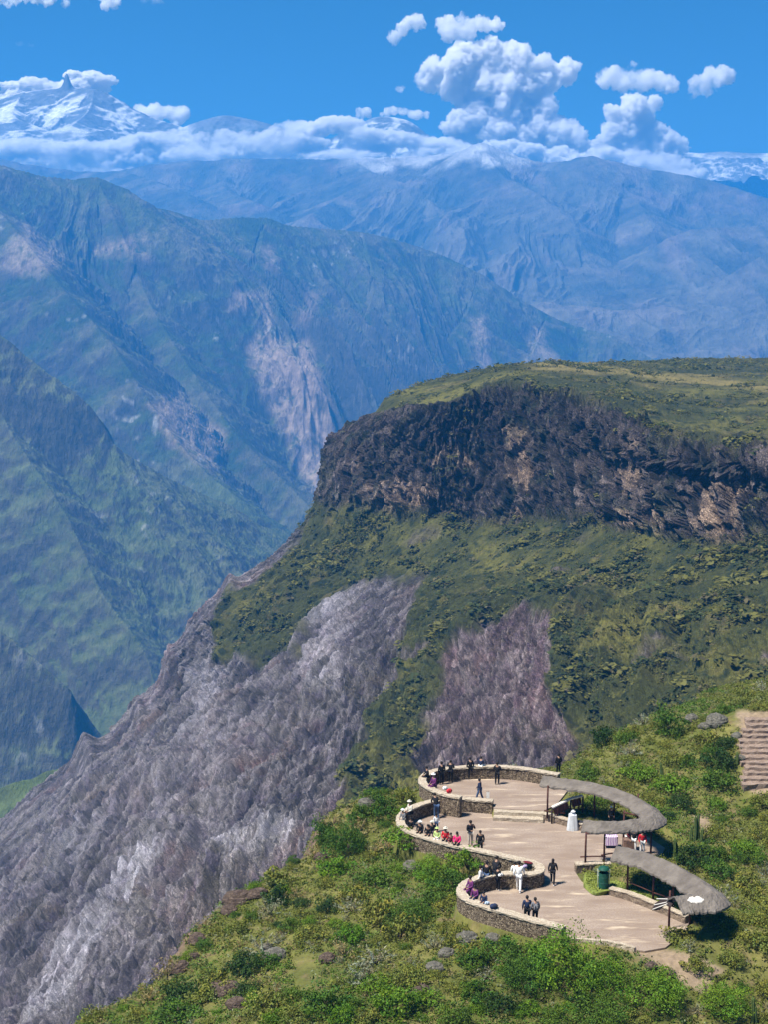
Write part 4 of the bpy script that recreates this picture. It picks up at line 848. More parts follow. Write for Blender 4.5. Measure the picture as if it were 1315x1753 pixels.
# low ground cover nobody could count
def cover():
    rg = np.random.default_rng(77); n = 60000; X = rg.uniform(-34, 60, n); Y = 66 + 92 * rg.random(n) ** .9
    H = height(X, Y); px, py = project(np.stack([X, Y, H], -1)); dm = poly_dist(X, Y, MAINP); n1 = fbm(X / 5, Y / 5, 0 * X, 4); n2 = fbm(X / 9, Y / 9, 1.5 + 0 * X, 3)
    bare = np.zeros(n, bool)
    for S in ([(1040,1612),(1120,1622),(1190,1635),(1240,1660),(1200,1700),(1130,1650)], [(1190,1396),(1212,1400),(1215,1440),(1195,1420)], [(500,1640),(540,1630),(550,1690),(500,1700)], [(1225,1215),(1330,1215),(1330,1240),(1255,1250)]): bare |= poly_dist(px, py, S) > 0
    ok = (px > -30) & (px < 1345) & (py > 1140) & (py < 1790) & (dm > -1.6) & (poly_dist(X, Y, PLAZA) < -.5) & (poly_dist(X, Y, TERR) < -.5) & (poly_dist(X, Y, STAIRP) < -.3) & ~bare
    X, Y, H, n1, n2 = X[ok], Y[ok], H[ok], n1[ok], n2[ok]; n = len(X); sz = rg.uniform(.16, .42, n) * (1 + .6 * np.clip(n2, -1, 1)); k = 15
    c0 = np.repeat(np.stack([X, Y, H], 1), k, 0); u = rg.normal(size=(n * k, 3)); u[:, 2] = np.abs(u[:, 2]); u /= np.linalg.norm(u, axis=1)[:, None]
    P = c0 + u * np.repeat(sz, k)[:, None] * (1.15, 1.15, .95) * rg.uniform(.5, 1.05, n * k)[:, None]
    V, Fq = leaves(P, u, .10, rg, 1.6, .6)
    base = np.zeros((n, 3)) + (.145, .165, .024); t = rg.random(n); base = mixc(base, (.075, .15, .012), (n2 > .02) * .8); base = mixc(base, (.24, .20, .08), (t > .92) * .8); base = mixc(base, (.06, .10, .02), (t < .16) * .9); base = mixc(base, (.22, .24, .14), ((t > .45) & (t < .49)) * .8)
    base *= .85 * rg.uniform(.7, 1.3, n)[:, None]; cc = np.repeat(np.repeat(base, k, 0) * rg.uniform(.8, 1.2, (n * k, 1)), 4, 0)
    obj('ground_cover', mesh_np('ground_cover', V, Fq, False, cc), LEAFW, kind='stuff')
LEAFW = leaf_mat('leaf_plain', ((1, 1, 1), (1, 1, 1)), .2)
cover()
def lawn_grass():
    rg = np.random.default_rng(5); lo, hi = LAWN[:, :2].min(0), LAWN[:, :2].max(0); P = lo + rg.random((9000, 2)) * (hi - lo); d = poly_dist(P[:, 0], P[:, 1], LAWN); P = P[d > .15]; n = len(P)
    c = LAWN.mean(0); z = .30 + 0 * P[:, 0] + rg.uniform(0, .12, n); V, Fq = leaves(np.column_stack([P, z]), rg.normal(size=(n, 3)), .07, rg, 2.2)
    cc = np.repeat(np.array([(.22, .26, .045)]) * rg.uniform(.6, 1.4, (n, 1)), 4, 0); obj('lawn_grass', mesh_np('lawn_grass', V, Fq, False, cc), LEAFW, kind='stuff')
lawn_grass()
# bushes and rough herbs over the far mesa
def mesa_cover():
    P, v, u, cliff, scree, px, py, Nn = ME; rg = np.random.default_rng(8)
    prob = (1 - cliff * .96) * (scree < .25) * (.35 + .65 * (v > 3)) * ((v > 1.6) & (v < 11)) * ((py < 1420) & (px > 200) & (px < 1340)); prob = prob * (.25 + 6 * sstep(.0, .5, fbm(P[..., 0] / 18, P[..., 1] / 18, P[..., 2] / 18, 4)))
    d = np.hypot(P[..., 1], P[..., 0]); dv = np.linalg.norm(np.gradient(P, axis=0), axis=-1) * np.linalg.norm(np.gradient(P, axis=1), axis=-1)
    prob = (prob * dv).ravel(); prob /= prob.sum(); idx = rg.choice(len(prob), 17000, p=prob); C_ = P.reshape(-1, 3)[idx]; n = len(C_); k = 15
    sz = rg.choice([.35, .55, .8, 1.3, 2.2], n, p=[.36, .3, .2, .10, .04]); sz = sz * np.where(cliff.ravel()[idx] > .4, .8, 1)
    uu = rg.normal(size=(n * k, 3)); uu[:, 2] = np.abs(uu[:, 2]); uu /= np.linalg.norm(uu, axis=1)[:, None]
    Q = np.repeat(C_, k, 0) + uu * np.repeat(sz, k)[:, None] * (1.1, 1.1, .8); V, Fq = leaves(Q, uu * .4, np.repeat(sz, k) * .62, rg, 1.3, 2.0)
    t = rg.random(n); b = np.zeros((n, 3)) + (.065, .085, .026); b = mixc(b, (.165, .16, .04), (t > .45) * 1.); b = mixc(b, (.050, .068, .024), (t < .2) * 1.); b = mixc(b, (.15, .13, .06), (t > .94) * 1.)
    cc = np.repeat(np.repeat(b, k, 0) * rg.uniform(.75, 1.25, (n * k, 1)), 4, 0); obj('mesa_scrub', mesh_np('mesa_scrub', V, Fq, False, cc), leaf_mat('scrub_leaf', ((1, 1, 1), (1, 1, 1)), .45), kind='stuff')
mesa_cover()
# columnar cacti
CACT = flat('cactus_skin', (.085, .12, .035), .7, .25, 4)
def cactus(px, py, cols_, label, r=.09):
    p = drop_to(px, py); e = empty('columnar_cactus', label, 'cactus', p)
    for dx, dy, h in cols_:
        bm = bmesh.new(); seg = 14; rings = []
        for i, t in enumerate(np.linspace(0, 1, 9)):
            rr = r * (1 if t < .85 else math.sqrt(max(0.02, 1 - ((t - .85) / .15) ** 2))); rings.append([bm.verts.new((dx + .05 * math.sin(t * 3 + dx * 9) + math.cos(a) * rr * (1.15 if j % 2 else .8), dy + math.sin(a) * rr * (1.15 if j % 2 else .8), -.3 + t * (h + .3))) for j, a in enumerate(np.linspace(0, 2 * math.pi, seg, endpoint=False))])
        for a, b in zip(rings, rings[1:]): [bm.faces.new((a[j], a[(j + 1) % seg], b[(j + 1) % seg], b[j])) for j in range(seg)]
        bm.faces.new(rings[-1]); obj('stem', bm, CACT, e)
cactus(1190, 1440, [(0,0,1.9),(.28,.1,2.1),(-.22,.05,1.2),(.5,0,1.0)], 'tall twin stemmed columnar cactus standing alone on the bank right of the shelters', .10)
cactus(1155, 1470, [(0,0,1.5),(.2,.1,1.1)], 'shorter columnar cactus just right of the tip of the first shelter')
cactus(1131, 1340, [(0,0,1.7),(.18,0,1.2)], 'slim columnar cactus among bright bushes behind the first shelter')
cactus(1288, 1752, [(0,0,1.6),(.2,0,1.1)], 'columnar cactus at the bottom right corner')
cactus(1262, 1310, [(0,0,1.1)], 'single short cactus beside the stone staircase')
# boulders
def rock(px, py, r, label, m, seed, sq=.7):
    p = drop_to(px, py); rr = r * math.hypot(p[1], 38 - p[2]) / F; bm = bmesh.new(); bmesh.ops.create_icosphere(bm, subdivisions=4, radius=rr); q = np.array([v.co[:] for v in bm.verts])
    d = 1 + .32 * ridged(q[:, 0] / rr * .9 + seed, q[:, 1] / rr * .9, q[:, 2] / rr * .9, 4) ; st = np.round(q[:, 2] / rr * 3.2 + .3 * perlin(q[:, 0] / rr, q[:, 1] / rr, seed)) / 3.2 * rr
    for v, k, z in zip(bm.verts, d, st): v.co = Vector((v.co.x * k * 1.15, v.co.y * k, lerp(v.co.z, z, .55) * k * sq))
    obj('boulder', bm, m, label=label, cat='rock', loc=(p[0], p[1], p[2] + rr * .15), rz=seed)
RB = stone_mat('rock_brown', (.075, .052, .04), (.15, .108, .08), (.8, .8, 2.2), (.05, .035, .03), .6, .05); RG = stone_mat('rock_grey', (.10, .095, .075), (.20, .185, .15), (.8, .8, 1.6), (.09, .08, .07), .6, .04)
for k, (px, py, r, lab, m) in enumerate([
 (408,1545,20,'largest brown layered rock jutting from the cliff edge above the scree',RB),(392,1562,12,'brown rock directly under the largest cliff edge rock',RB),(440,1535,14,'brown rock right of the largest cliff edge rock',RB),
 (338,1612,13,'reddish rock lower down on the cliff edge',RB),(306,1662,14,'dark red rock at the cliff edge low on the left',RB),(330,1640,9,'small brown rock between the two lower cliff edge rocks',RB),
 (390,1700,18,'stack of dark brown rock under the dark bush at lower left',RB),(405,1722,14,'brown rock at the foot of the dark stacked rock',RB),(372,1690,10,'small dark rock left of the stacked rock',RB),
 (470,1640,15,'pale flat rock at the head of the grassy patch',RG),(455,1625,9,'small grey rock above the pale flat rock',RG),(628,1378,12,'grey boulder among bushes at the cliff edge left of the upper terrace',RG),
 (705,1488,14,'rounded grey boulder under the middle wall loop',RG),(800,1612,15,'large lichened boulder under the lower wall loop',RG),(845,1610,11,'second lichened boulder right of the largest one by the lower wall',RG),(765,1635,11,'grey boulder lower left of the lichened pair',RG),
 (745,1660,12,'small dark rock in the scrub below the boulders',RG),(1228,1238,16,'smooth grey rock above the bare rocky path',RG),(1208,1246,9,'pale rock left of the smooth grey rock by the path',RG),(1262,1262,8,'small pink rock beside the top of the staircase',RG),
 (1268,1300,7,'small white rock bordering the staircase half way up',RG),(1185,1232,10,'pale rock on the skyline right of the tall feathery bush',RG),(1115,1655,8,'pinkish rock in the bare soil right of the largest bush',RB),(1150,1668,6,'small pinkish rock in the bare soil patch',RB),
 (550,1470,10,'dark rock at the cliff edge under the tall dark bush',RB),(560,1645,12,'brown rock in the scrub right of the grassy patch',RB),(720,1700,14,'dark rock at the bottom of the slope left of the green bush',RB)]): rock(px, py, r, lab, m, k * 1.7 + .3)
# ------------------------------------------------------------------ people
SKIN = flat('skin', (.36, .21, .14), .6, .05); HAIR = flat('dark_hair', (.015, .012, .01), .6); SHOEW = flat('white_shoe', (.72, .72, .70), .6, .03); SHOED = flat('dark_shoe', (.03, .03, .03), .6)
def skin_mesh(name, joints, bones, radii, sub=1):
    me = bpy.data.meshes.new(name); me.from_pydata([tuple(j) for j in joints], bones, []); o = bpy.data.objects.new(name, me); col.objects.link(o)
    md = o.modifiers.new('s', 'SKIN'); md.use_smooth_shade = True
    for i, r in enumerate(radii): sv = me.skin_vertices[0].data[i]; sv.radius = (r, r) if not isinstance(r, tuple) else r; sv.use_root = i == 0
    sb = o.modifiers.new('u', 'SUBSURF'); sb.levels = sub; sb.render_levels = sub
    dg = bpy.context.evaluated_depsgraph_get(); m2 = bpy.data.meshes.new_from_object(o.evaluated_get(dg)); bpy.data.objects.remove(o); bpy.data.meshes.remove(me); return m2
def pose_joints(pose):
    """joint positions; the figure faces -Y, feet at z=0 (seated figures: seat at z=0.45)"""
    J = {}
    if pose in ('sit', 'sit_low'):
        hz = .53; J['pel'] = (0, 0, hz); J['abd'] = (0, -.02, hz + .18); J['che'] = (0, -.05, hz + .40); J['nec'] = (0, -.08, hz + .56); J['hea'] = (0, -.11, hz + .68); J['cro'] = (0, -.10, hz + .78)
        for s, n in ((-1, 'L'), (1, 'R')):
            J['hip' + n] = (s * .10, -.02, hz - .03); J['kne' + n] = (s * .14, -.43, hz - .03); J['ank' + n] = (s * .14, -.45, .08); J['toe' + n] = (s * .16, -.62, .04)
            J['sho' + n] = (s * .19, -.05, hz + .47); J['elb' + n] = (s * .26, -.10, hz + .20); J['wri' + n] = (s * .13, -.32, hz + .10)
    else:
        st = {'stand': 0, 'arms': 0, 'lean': .05, 'walk': .22}[pose]; fw = {'lean': .28}.get(pose, .02)
        J['pel'] = (0, 0, .93); J['abd'] = (0, -fw * .35, 1.10); J['che'] = (0, -fw * .8, 1.31); J['nec'] = (0, -fw * 1.1, 1.48); J['hea'] = (0, -fw * 1.25 - .02, 1.60); J['cro'] = (0, -fw * 1.25, 1.70)
        for s, n in ((-1, 'L'), (1, 'R')):
            d = s * st; J['hip' + n] = (s * .10, 0, .90); J['kne' + n] = (s * .11, -d * .6 - .03, .49); J['ank' + n] = (s * .11, -d + (.05 if d < 0 else 0), .08); J['toe' + n] = (s * .13, -d - .15, .04)
            J['sho' + n] = (s * .19, -fw * .9, 1.40); J['elb' + n] = (s * .26, -fw * .7 + d * .5 + .03, 1.13); J['wri' + n] = (s * .24, -fw + d * .9 - .10, .90)
        if pose == 'arms': J['elbR'] = (.27, -.12, 1.18); J['wriR'] = (.10, -.28, 1.42); J['elbL'] = (-.27, -.08, 1.14); J['wriL'] = (-.06, -.24, 1.12)
        if pose == 'lean': J['elbL'] = (-.25, -.34, 1.15); J['wriL'] = (-.12, -.46, 1.0); J['elbR'] = (.25, -.34, 1.15); J['wriR'] = (.12, -.46, 1.0)
    return {k: Vector(v) for k, v in J.items()}
_ME = {}
def build_pose(pose):
    if pose in _ME: return _ME[pose]
    J = pose_joints(pose); K = list(J); idx = {k: i for i, k in enumerate(K)}; P = [J[k] for k in K]
    rad = dict(pel=.125, abd=.115, che=.135, nec=.052, hea=.088, cro=.075)
    for n in 'LR': rad.update({'hip' + n: .088, 'kne' + n: .058, 'ank' + n: .038, 'toe' + n: .034, 'sho' + n: .058, 'elb' + n: .042, 'wri' + n: .028})
    B = [('pel','abd'),('abd','che'),('che','nec'),('nec','hea'),('hea','cro')]
    for n in 'LR': B += [('pel','hip'+n),('hip'+n,'kne'+n),('kne'+n,'ank'+n),('ank'+n,'toe'+n),('che','sho'+n),('sho'+n,'elb'+n),('elb'+n,'wri'+n)]
    B = [(idx[a], idx[b]) for a, b in B]; Rr = [rad[k] for k in K]
    for n in 'LR':                                        # palm, four unequal bent fingers and a thumb
        w_, e_ = J['wri' + n], J['elb' + n]; d = (w_ - e_).normalized(); sd = d.cross(Vector((0, -1, .3))).normalized(); cu = sd.cross(d).normalized(); s = -1 if n == 'L' else 1
        palm = w_ + d * .07; P.append(palm); Rr.append(.026); ip = len(P) - 1; B.append((idx['wri' + n], ip))
        for q, (off, ln) in enumerate(((-.028, .062), (-.010, .074), (.010, .070), (.028, .054))):
            a = palm + d * .025 + sd * off; b = a + d * ln * .5 + cu * .006; c = b + d * ln * .35 + cu * .03
            i0 = len(P); P += [a, b, c]; Rr += [.010, .009, .007]; B += [(ip, i0), (i0, i0 + 1), (i0 + 1, i0 + 2)]
        a = w_ + d * .035 + sd * s * -.034; b = a + d * .035 + sd * s * -.015; i0 = len(P); P += [a, b]; Rr += [.011, .009]; B += [(idx['wri' + n], i0), (i0, i0 + 1)]
    body = skin_mesh('body', P, B, Rr)
    h = J['hea']                                            # nose, chin, sockets
    for v in body.vertices:
        c = v.co
        if abs(c.x) < .03 and c.y < h.y - .06 and abs(c.z - h.z + .01) < .03: c.y -= .022
        if abs(abs(c.x) - .032) < .018 and c.y < h.y - .05 and abs(c.z - h.z - .025) < .02: c.y += .008
    def sub(names, bones, extra, nm, lift=0):
        ps = [J[k] for k in names]; ii = {k: i for i, k in enumerate(names)}
        return skin_mesh(nm, ps, [(ii[a], ii[b]) for a, b in bones], [rad[k] + extra.get(k, .02) for k in names])
    jk = sub(['che','abd','pel','shoL','elbL','wriL','shoR','elbR','wriR'], [('che','abd'),('abd','pel'),('che','shoL'),('shoL','elbL'),('elbL','wriL'),('che','shoR'),('shoR','elbR'),('elbR','wriR')], {'pel': .045, 'abd': .04, 'che': .03, 'wriL': .02, 'wriR': .02}, 'jacket')
    tr = sub(['pel','hipL','kneL','ankL','hipR','kneR','ankR'], [('pel','hipL'),('hipL','kneL'),('kneL','ankL'),('pel','hipR'),('hipR','kneR'),('kneR','ankR')], {'pel': .02, 'ankL': .028, 'ankR': .028}, 'trousers')
    shoes = [skin_mesh('shoe', [J['ank' + n] + Vector((0, .04, -.035)), J['toe' + n] + Vector((0, 0, 0))], [(0, 1)], [.05, .042]) for n in 'LR']
    _ME[pose] = (body, jk, tr, shoes, J); return _ME[pose]
def ball(c, r, sc=(1, 1, 1), seg=2, cut=None):
    bm = bmesh.new(); bmesh.ops.create_icosphere(bm, subdivisions=seg, radius=r, matrix=Matrix.Translation(c) @ Matrix.Diagonal((*sc, 1)))
    if cut: bmesh.ops.delete(bm, geom=[v for v in bm.verts if cut(v.co)], context='VERTS')
    for f in bm.faces: f.smooth = True
    me = bpy.data.meshes.new('b'); bm.to_mesh(me); bm.free(); return me
def hat_mesh(c):
    bm = bmesh.new(); prof = [(.17, .0), (.165, .012), (.10, .02), (.095, .08), (.06, .105), (0.001, .11)]; seg = 16; rings = [[bm.verts.new(c + Vector((math.cos(a) * r, math.sin(a) * r, z))) for a in np.linspace(0, 2 * math.pi, seg, endpoint=False)] for r, z in prof]
    for a, b in zip(rings, rings[1:]): [bm.faces.new((a[j], a[(j + 1) % seg], b[(j + 1) % seg], b[j])) for j in range(seg)]
    bm.faces.new(rings[0][::-1]); me = bpy.data.meshes.new('hat'); bm.to_mesh(me); bm.free(); return me
def link(me, name, m, parent):
    o = bpy.data.objects.new(name, me); col.objects.link(o); o.parent = parent
    if not me.materials: me.materials.append(m)
    o.material_slots[0].link = 'OBJECT'; o.material_slots[0].material = m; return o
PCOL = dict(black=(.012,.012,.014), navy=(.02,.03,.07), jeans=(.06,.10,.19), beige=(.52,.46,.38), white=(.78,.78,.76), red=(.50,.02,.03), pink=(.70,.03,.16), purple=(.13,.03,.12), grey=(.16,.16,.17), cream=(.62,.58,.48), lime=(.48,.60,.22), lilac=(.45,.36,.55), maroon=(.12,.015,.02), teal=(.03,.09,.09))
def person(pos, face, pose, top, legs, label, head='hair', hs=1.0, shoe=SHOED, group=None):
    """face: degrees the figure is turned; 0 looks towards the viewer, 180 away"""
    body, jk, tr, shoes, J = build_pose(pose); o = bpy.data.objects.new('person', body); col.objects.link(o)
    if not body.materials: body.materials.append(SKIN)
    z = pos[2] if pose not in ('sit',) else pos[2]
    tag(o, label, 'person', group, None, (pos[0], pos[1], z), R(face)); o.scale = (hs,) * 3
    link(jk, 'jacket', flat('cloth_' + top, PCOL[top]), o); link(tr, 'trousers', flat('cloth_' + legs, PCOL[legs]), o)
    for s_ in shoes: link(s_, 'shoe', shoe, o)
    c = J['cro']; hd = J['hea']
    hair = ball(hd + Vector((0, .02, .035)), .108, (.95, 1.05, 1.05), 2, lambda v: v.z < hd.z - .03 and v.y < hd.y + .03 or v.z < hd.z - .09); link(hair, 'hair', HAIR, o)
    if head == 'long': link(ball(hd + Vector((0, .07, -.10)), .11, (.9, .55, 1.7)), 'hair', HAIR, o)
    elif head != 'hair': link(hat_mesh(c + Vector((0, -.01, -.0))), 'hat', flat('hat_' + head, PCOL[head]), o)
    return o
def g(px, py, z): return at_z(px, py, z)
WT = ZM + 1.01                                              # top of the wall, used as a seat (figures sit at z - 0.47)
def sit(px, py, zc, *a, **k): p = at_z(px, py, zc); return person((p[0], p[1], zc - .45), *a, **k)
P_ = person
P_(g(757,1343,ZT), 205, 'stand', 'black', 'black', 'person in long black clothes, left of the pair on the upper terrace', 'hair', 1.08)
P_(g(772,1339,ZT), 160, 'arms', 'black', 'black', 'person in black with raised hands, right of the pair on the upper terrace', 'hair', 1.05)
P_(g(806,1334,ZT), 195, 'stand', 'black', 'black', 'person in black leaning on the far parapet of the upper terrace', 'hair', 1.05)
sit(824,1311,ZT+1.02, 150, 'sit', 'navy', 'white', 'person in navy and white perched on the far parapet of the upper terrace', 'hair', .9)
P_(g(852,1343,ZT), 175, 'arms', 'black', 'black', 'person in black standing alone in the middle of the upper terrace', 'hair', 1.05)
P_(g(822,1372,ZT), 250, 'walk', 'navy', 'jeans', 'person in a navy jacket and blue jeans striding behind the middle wall', 'hair', 1.05)
P_(at_y(957,1325,117), 200, 'stand', 'black', 'black', 'person in black standing by the shrubs behind the left end of the first shelter', 'hair', 1.0)
sit(733,1329,ZT+1.02, 285, 'sit', 'black', 'black', 'person in black sitting at the left turn of the upper parapet', 'hair', .95)
sit(745,1345,ZT+1.02, 300, 'sit', 'purple', 'purple', 'person in purple with a white hat sitting on the left parapet of the upper terrace', 'white', 1.05)
P_(g(748,1401,ZM), 200, 'lean', 'black', 'jeans', 'person in black jacket and blue jeans standing against the back wall of the middle terrace', 'hair', 1.08)
sit(704,1392,WT, 300, 'sit', 'cream', 'black', 'person in a cream jacket sitting highest on the left wall of the middle terrace', 'cream', 1.05)
sit(692,1402,WT, 310, 'sit', 'grey', 'beige', 'person in grey sitting at the leftmost turn of the middle wall', 'white', .9)
sit(705,1416,WT, 340, 'sit', 'black', 'black', 'person in black sitting next to the leftmost one on the middle wall', 'hair', .9)
sit(721,1424,WT, 335, 'sit', 'black', 'black', 'person in black with a white hat in the row on the middle wall', 'white', .95)
sit(734,1428,WT, 345, 'sit', 'black', 'black', 'person in black with dark hair in the middle of the seated row', 'hair', .9)
sit(741,1424,WT, 350, 'sit', 'black', 'navy', 'person in black with a cream hat in the middle of the seated row', 'cream', .95)
sit(750,1434,WT, 340, 'sit', 'lime', 'white', 'person in pale green sitting on the middle wall', 'lime', .9)
P_(g(748,1424,ZM), 10, 'stand', 'white', 'jeans', 'short person in white standing behind the seated row of the middle terrace', 'black', .8)
sit(764,1437,WT, 345, 'sit', 'red', 'black', 'person in red with a pale hat sitting on the middle wall', 'cream', 1.0)
sit(773,1441,WT, 350, 'sit', 'maroon', 'black', 'person in dark red sitting between the red and the pink ones', 'hair', .85)
sit(784,1444,WT, 340, 'sit', 'pink', 'black', 'person in a hot pink jacket sitting on the middle wall', 'long', 1.0)
P_(g(806,1449,ZM), 20, 'arms', 'black', 'beige', 'person in black top and beige trousers standing behind the middle wall, filming', 'hair', 1.12)
P_(g(823,1462,ZM), 350, 'stand', 'black', 'black', 'person in black half hidden by the middle wall, right of the one filming', 'hair', 1.0)
P_(g(947,1514,ZM), 165, 'walk', 'black', 'black', 'person in black with long hair and white shoes walking alone across the plaza', 'long', 1.02, SHOEW)
P_(g(889,1526,ZM), 165, 'walk', 'white', 'white', 'person in white clothes with a dark vest striding in front of the wall end', 'hair', 1.2, SHOEW)
P_(g(882,1516,ZM), 190, 'stand', 'white', 'white', 'person in white mostly hidden behind the striding one', 'hair', .95, SHOEW)
P_(g(903,1581,ZM), 185, 'stand', 'navy', 'black', 'person in dark navy behind the nearest wall, left one of the two', 'hair', 1.05)
p_bp = g(917,1583,ZM); P_(p_bp, 195, 'stand', 'grey', 'black', 'person in grey with a backpack behind the nearest wall, right one of the two', 'hair', 1.02)
P_(g(834,1522,ZM), 160, 'stand', 'black', 'jeans', 'person in a black jacket and jeans standing in the lower bay', 'hair', 1.12)
P_(g(847,1518,ZM), 150, 'lean', 'black', 'black', 'person in black bending at the back of the lower bay', 'hair', 1.15)
P_(g(853,1524,ZM), 130, 'stand', 'black', 'black', 'person in black with white shoes at the right of the lower bay group', 'hair', .95, SHOEW)
P_(g(824,1527,ZM), 250, 'stand', 'white', 'navy', 'person with white sleeves standing in the lower bay', 'hair', 1.05)
sit(808,1523,WT, 300, 'sit', 'purple', 'purple', 'person in purple sitting at the left turn of the lower wall', 'hair', 1.05)
sit(815,1536,WT, 320, 'sit', 'purple', 'navy', 'person in purple sitting lower on the left wall of the lower bay', 'hair', .95)
sit(830,1543,WT, 330, 'sit', 'navy', 'navy', 'person in navy sitting on the lower wall right of the purple ones', 'hair', .85)
P_(g(1100,1462,ZM), 10, 'stand', 'red', 'white', 'vendor in a red shawl and white hat under the first shelter', 'white', 1.0)
P_(g(1086,1458,ZM), 340, 'stand', 'black', 'white', 'vendor in a dark top and white skirt left of the one in red', 'hair', 1.0)
P_(g(1076,1452,ZM), 20, 'lean', 'maroon', 'black', 'vendor in dark red bending over the goods under the first shelter', 'hair', .95)
P_(g(1047,1412,.4), 0, 'stand', 'black', 'black', 'person with a white hat showing just above the lower roof of the first shelter', 'white', .8)

# ------------------------------------------------------------------ things lying and standing about
def lump(name, p, r, sc, m, label, cat, seed=0, rz=0, parts=None):
    bm = bmesh.new(); bmesh.ops.create_icosphere(bm, subdivisions=3, radius=r)
    for v in bm.verts:
        k = 1 + .16 * float(perlin(v.co.x / r * 1.3 + seed, v.co.y / r * 1.3, v.co.z / r * 1.3)); v.co = Vector((v.co.x * sc[0] * k, v.co.y * sc[1] * k, max(v.co.z * sc[2] * k, -r * sc[2] * .8)))
        v.co.z += r * sc[2] * .8
    for f in bm.faces: f.smooth = True
    o = obj(name, bm, m, label=label, cat=cat, loc=p, rz=rz)
    if parts == 'straps':
        for s in (-1, 1): tube('strap', [(s * r * .4, -r * sc[1] * .9, r * sc[2] * .4), (s * r * .45, -r * sc[1] * 1.35, r * sc[2]), (s * r * .4, -r * sc[1] * .7, r * sc[2] * 1.7)], r * .09, flat('dark_strap', (.02, .02, .02)), o, 5)
    return o
c_ = lambda n: flat('cloth_' + n, PCOL[n])
lump('backpack', p_bp + (.05, -.20, 1.0), .2, (.85, .6, 1.1), c_('grey'), 'grey backpack on the back of the right person behind the nearest wall', 'backpack', 1, 0, 'straps')
lump('backpack', at_z(770,1357,ZT+1.02), .22, (1.1, .7, .8), c_('red'), 'red backpack lying on the end of the upper parapet', 'backpack', 2, .4, 'straps')
lump('bag', at_z(763,1352,ZT+1.02), .19, (1, .8, .8), c_('white'), 'white bag lying beside the red backpack on the parapet', 'bag', 3, .2, 'straps')
lump('backpack', at_z(846,1555,WT), .24, (1.2, .8, .7), c_('navy'), 'dark blue backpack lying on the lower wall', 'backpack', 4, .5, 'straps')
lump('bag', at_z(835,1548,WT), .15, (1.1, .8, .7), flat('pale_blue', (.40, .50, .62)), 'pale blue bag between the seated person in navy and the dark backpack', 'bag', 5, .1, 'straps')
lump('jacket_bundle', at_z(905,1478,WT), .2, (1.8, .8, .4), c_('maroon'), 'dark red jacket lying on the broad end of the middle wall', 'jacket', 6, -.5)
lump('bag', at_z(900,1486,WT), .17, (1.0, .8, .8), c_('lilac'), 'lilac bag on the broad end of the middle wall', 'bag', 7, .3, 'straps')
lump('bag', at_z(858,1500,WT), .18, (1.2, .8, .7), c_('white'), 'white bag on the wall behind the group in the lower bay', 'bag', 8, .8, 'straps')
# litter bin
def bin_():
    p = g(1034, 1526, .08); e = empty('litter_bin', 'dark green barrel litter bin on a pole frame at the lawn corner', 'litter bin', p); GR = flat('green_paint', (.012, .07, .045), .5, .2); FR = flat('pale_frame', (.35, .42, .36), .5)
    bm = bmesh.new(); seg = 24; prof = [(.30,.28),(.33,.30),(.33,.62),(.345,.64),(.33,.66),(.33,1.0),(.345,1.02),(.33,1.04),(.33,1.28),(.30,1.28),(.29,.9)]; rings = [[bm.verts.new((math.cos(a) * r, math.sin(a) * r, z)) for a in np.linspace(0, 2 * math.pi, seg, endpoint=False)] for r, z in prof]
    for a, b in zip(rings, rings[1:]): [bm.faces.new((a[j], a[(j + 1) % seg], b[(j + 1) % seg], b[j])) for j in range(seg)]
    bm.faces.new(rings[0][::-1]); bm.faces.new(rings[-1]); obj('barrel', bm, GR, e)
    bm = bmesh.new(); rings = [[bm.verts.new((math.cos(a) * r, math.sin(a) * r, z)) for a in np.linspace(0, 2 * math.pi, seg, endpoint=False)] for r, z in [(.36,1.5),(.37,1.53),(.28,1.66),(.12,1.73),(.01,1.74)]]
    for a, b in zip(rings, rings[1:]): [bm.faces.new((a[j], a[(j + 1) % seg], b[(j + 1) % seg], b[j])) for j in range(seg)]
    bm.faces.new(rings[0][::-1]); obj('lid', bm, GR, e)
    for s in (-1, 1): tube('leg', [(s * .38, 0, -.1), (s * .38, 0, 1.52)], .025, FR, e, 6)
    for z in (.3, 1.1): tube('crossbar', [(-.38, -.02, z), (.38, -.02, z)], .02, FR, e, 6)
bin_()
# vendor stall bundled in white tarpaulin
def draped(name, p, dims, m, label, cat, seed, extra=None):
    e = empty(name, label, cat, p); w_, d_, h_ = dims; n = 22; V = []; rg = np.random.default_rng(seed)
    for j in range(9):
        t = j / 8
        for i in range(n):
            a = 2 * math.pi * i / n; sq = 1 / max(abs(math.cos(a)), abs(math.sin(a))) ** .7; k = lerp(1.12, .72 if t < .9 else .35, t) * (1 + .09 * math.sin(5 * a + seed + t * 2) * (1 - t)); V.append((math.cos(a) * sq * w_ / 2 * k, math.sin(a) * sq * d_ / 2 * k, h_ * (t ** .9) + .04 * rg.normal() * (j > 6)))
    Fq = [(j * n + i, j * n + (i + 1) % n, (j + 1) * n + (i + 1) % n, (j + 1) * n + i) for j in range(8) for i in range(n)]
    me = bpy.data.meshes.new(name); me.from_pydata(V, [], Fq + [tuple(range(8 * n, 9 * n)), tuple(range(n))[::-1]]); me.update(); obj('cover', me, m, e); return e
e = draped('market_stall', g(981,1420,ZM), (.75,.65,1.25), flat('white_tarp', (.55,.57,.58), .6, .08, 3), 'small vendor stall bundled in a white tarpaulin at the post of the first shelter', 'stall', 3)
obj('dark_load', ball(Vector((.55, .1, .35)), .38, (1.1, .8, .9)), flat('dark_sheet', (.03, .03, .035)), e, label='dark sheet covered load beside it')
obj('hat', hat_mesh(Vector((.02, -.05, 1.38))), c_('white'), e)
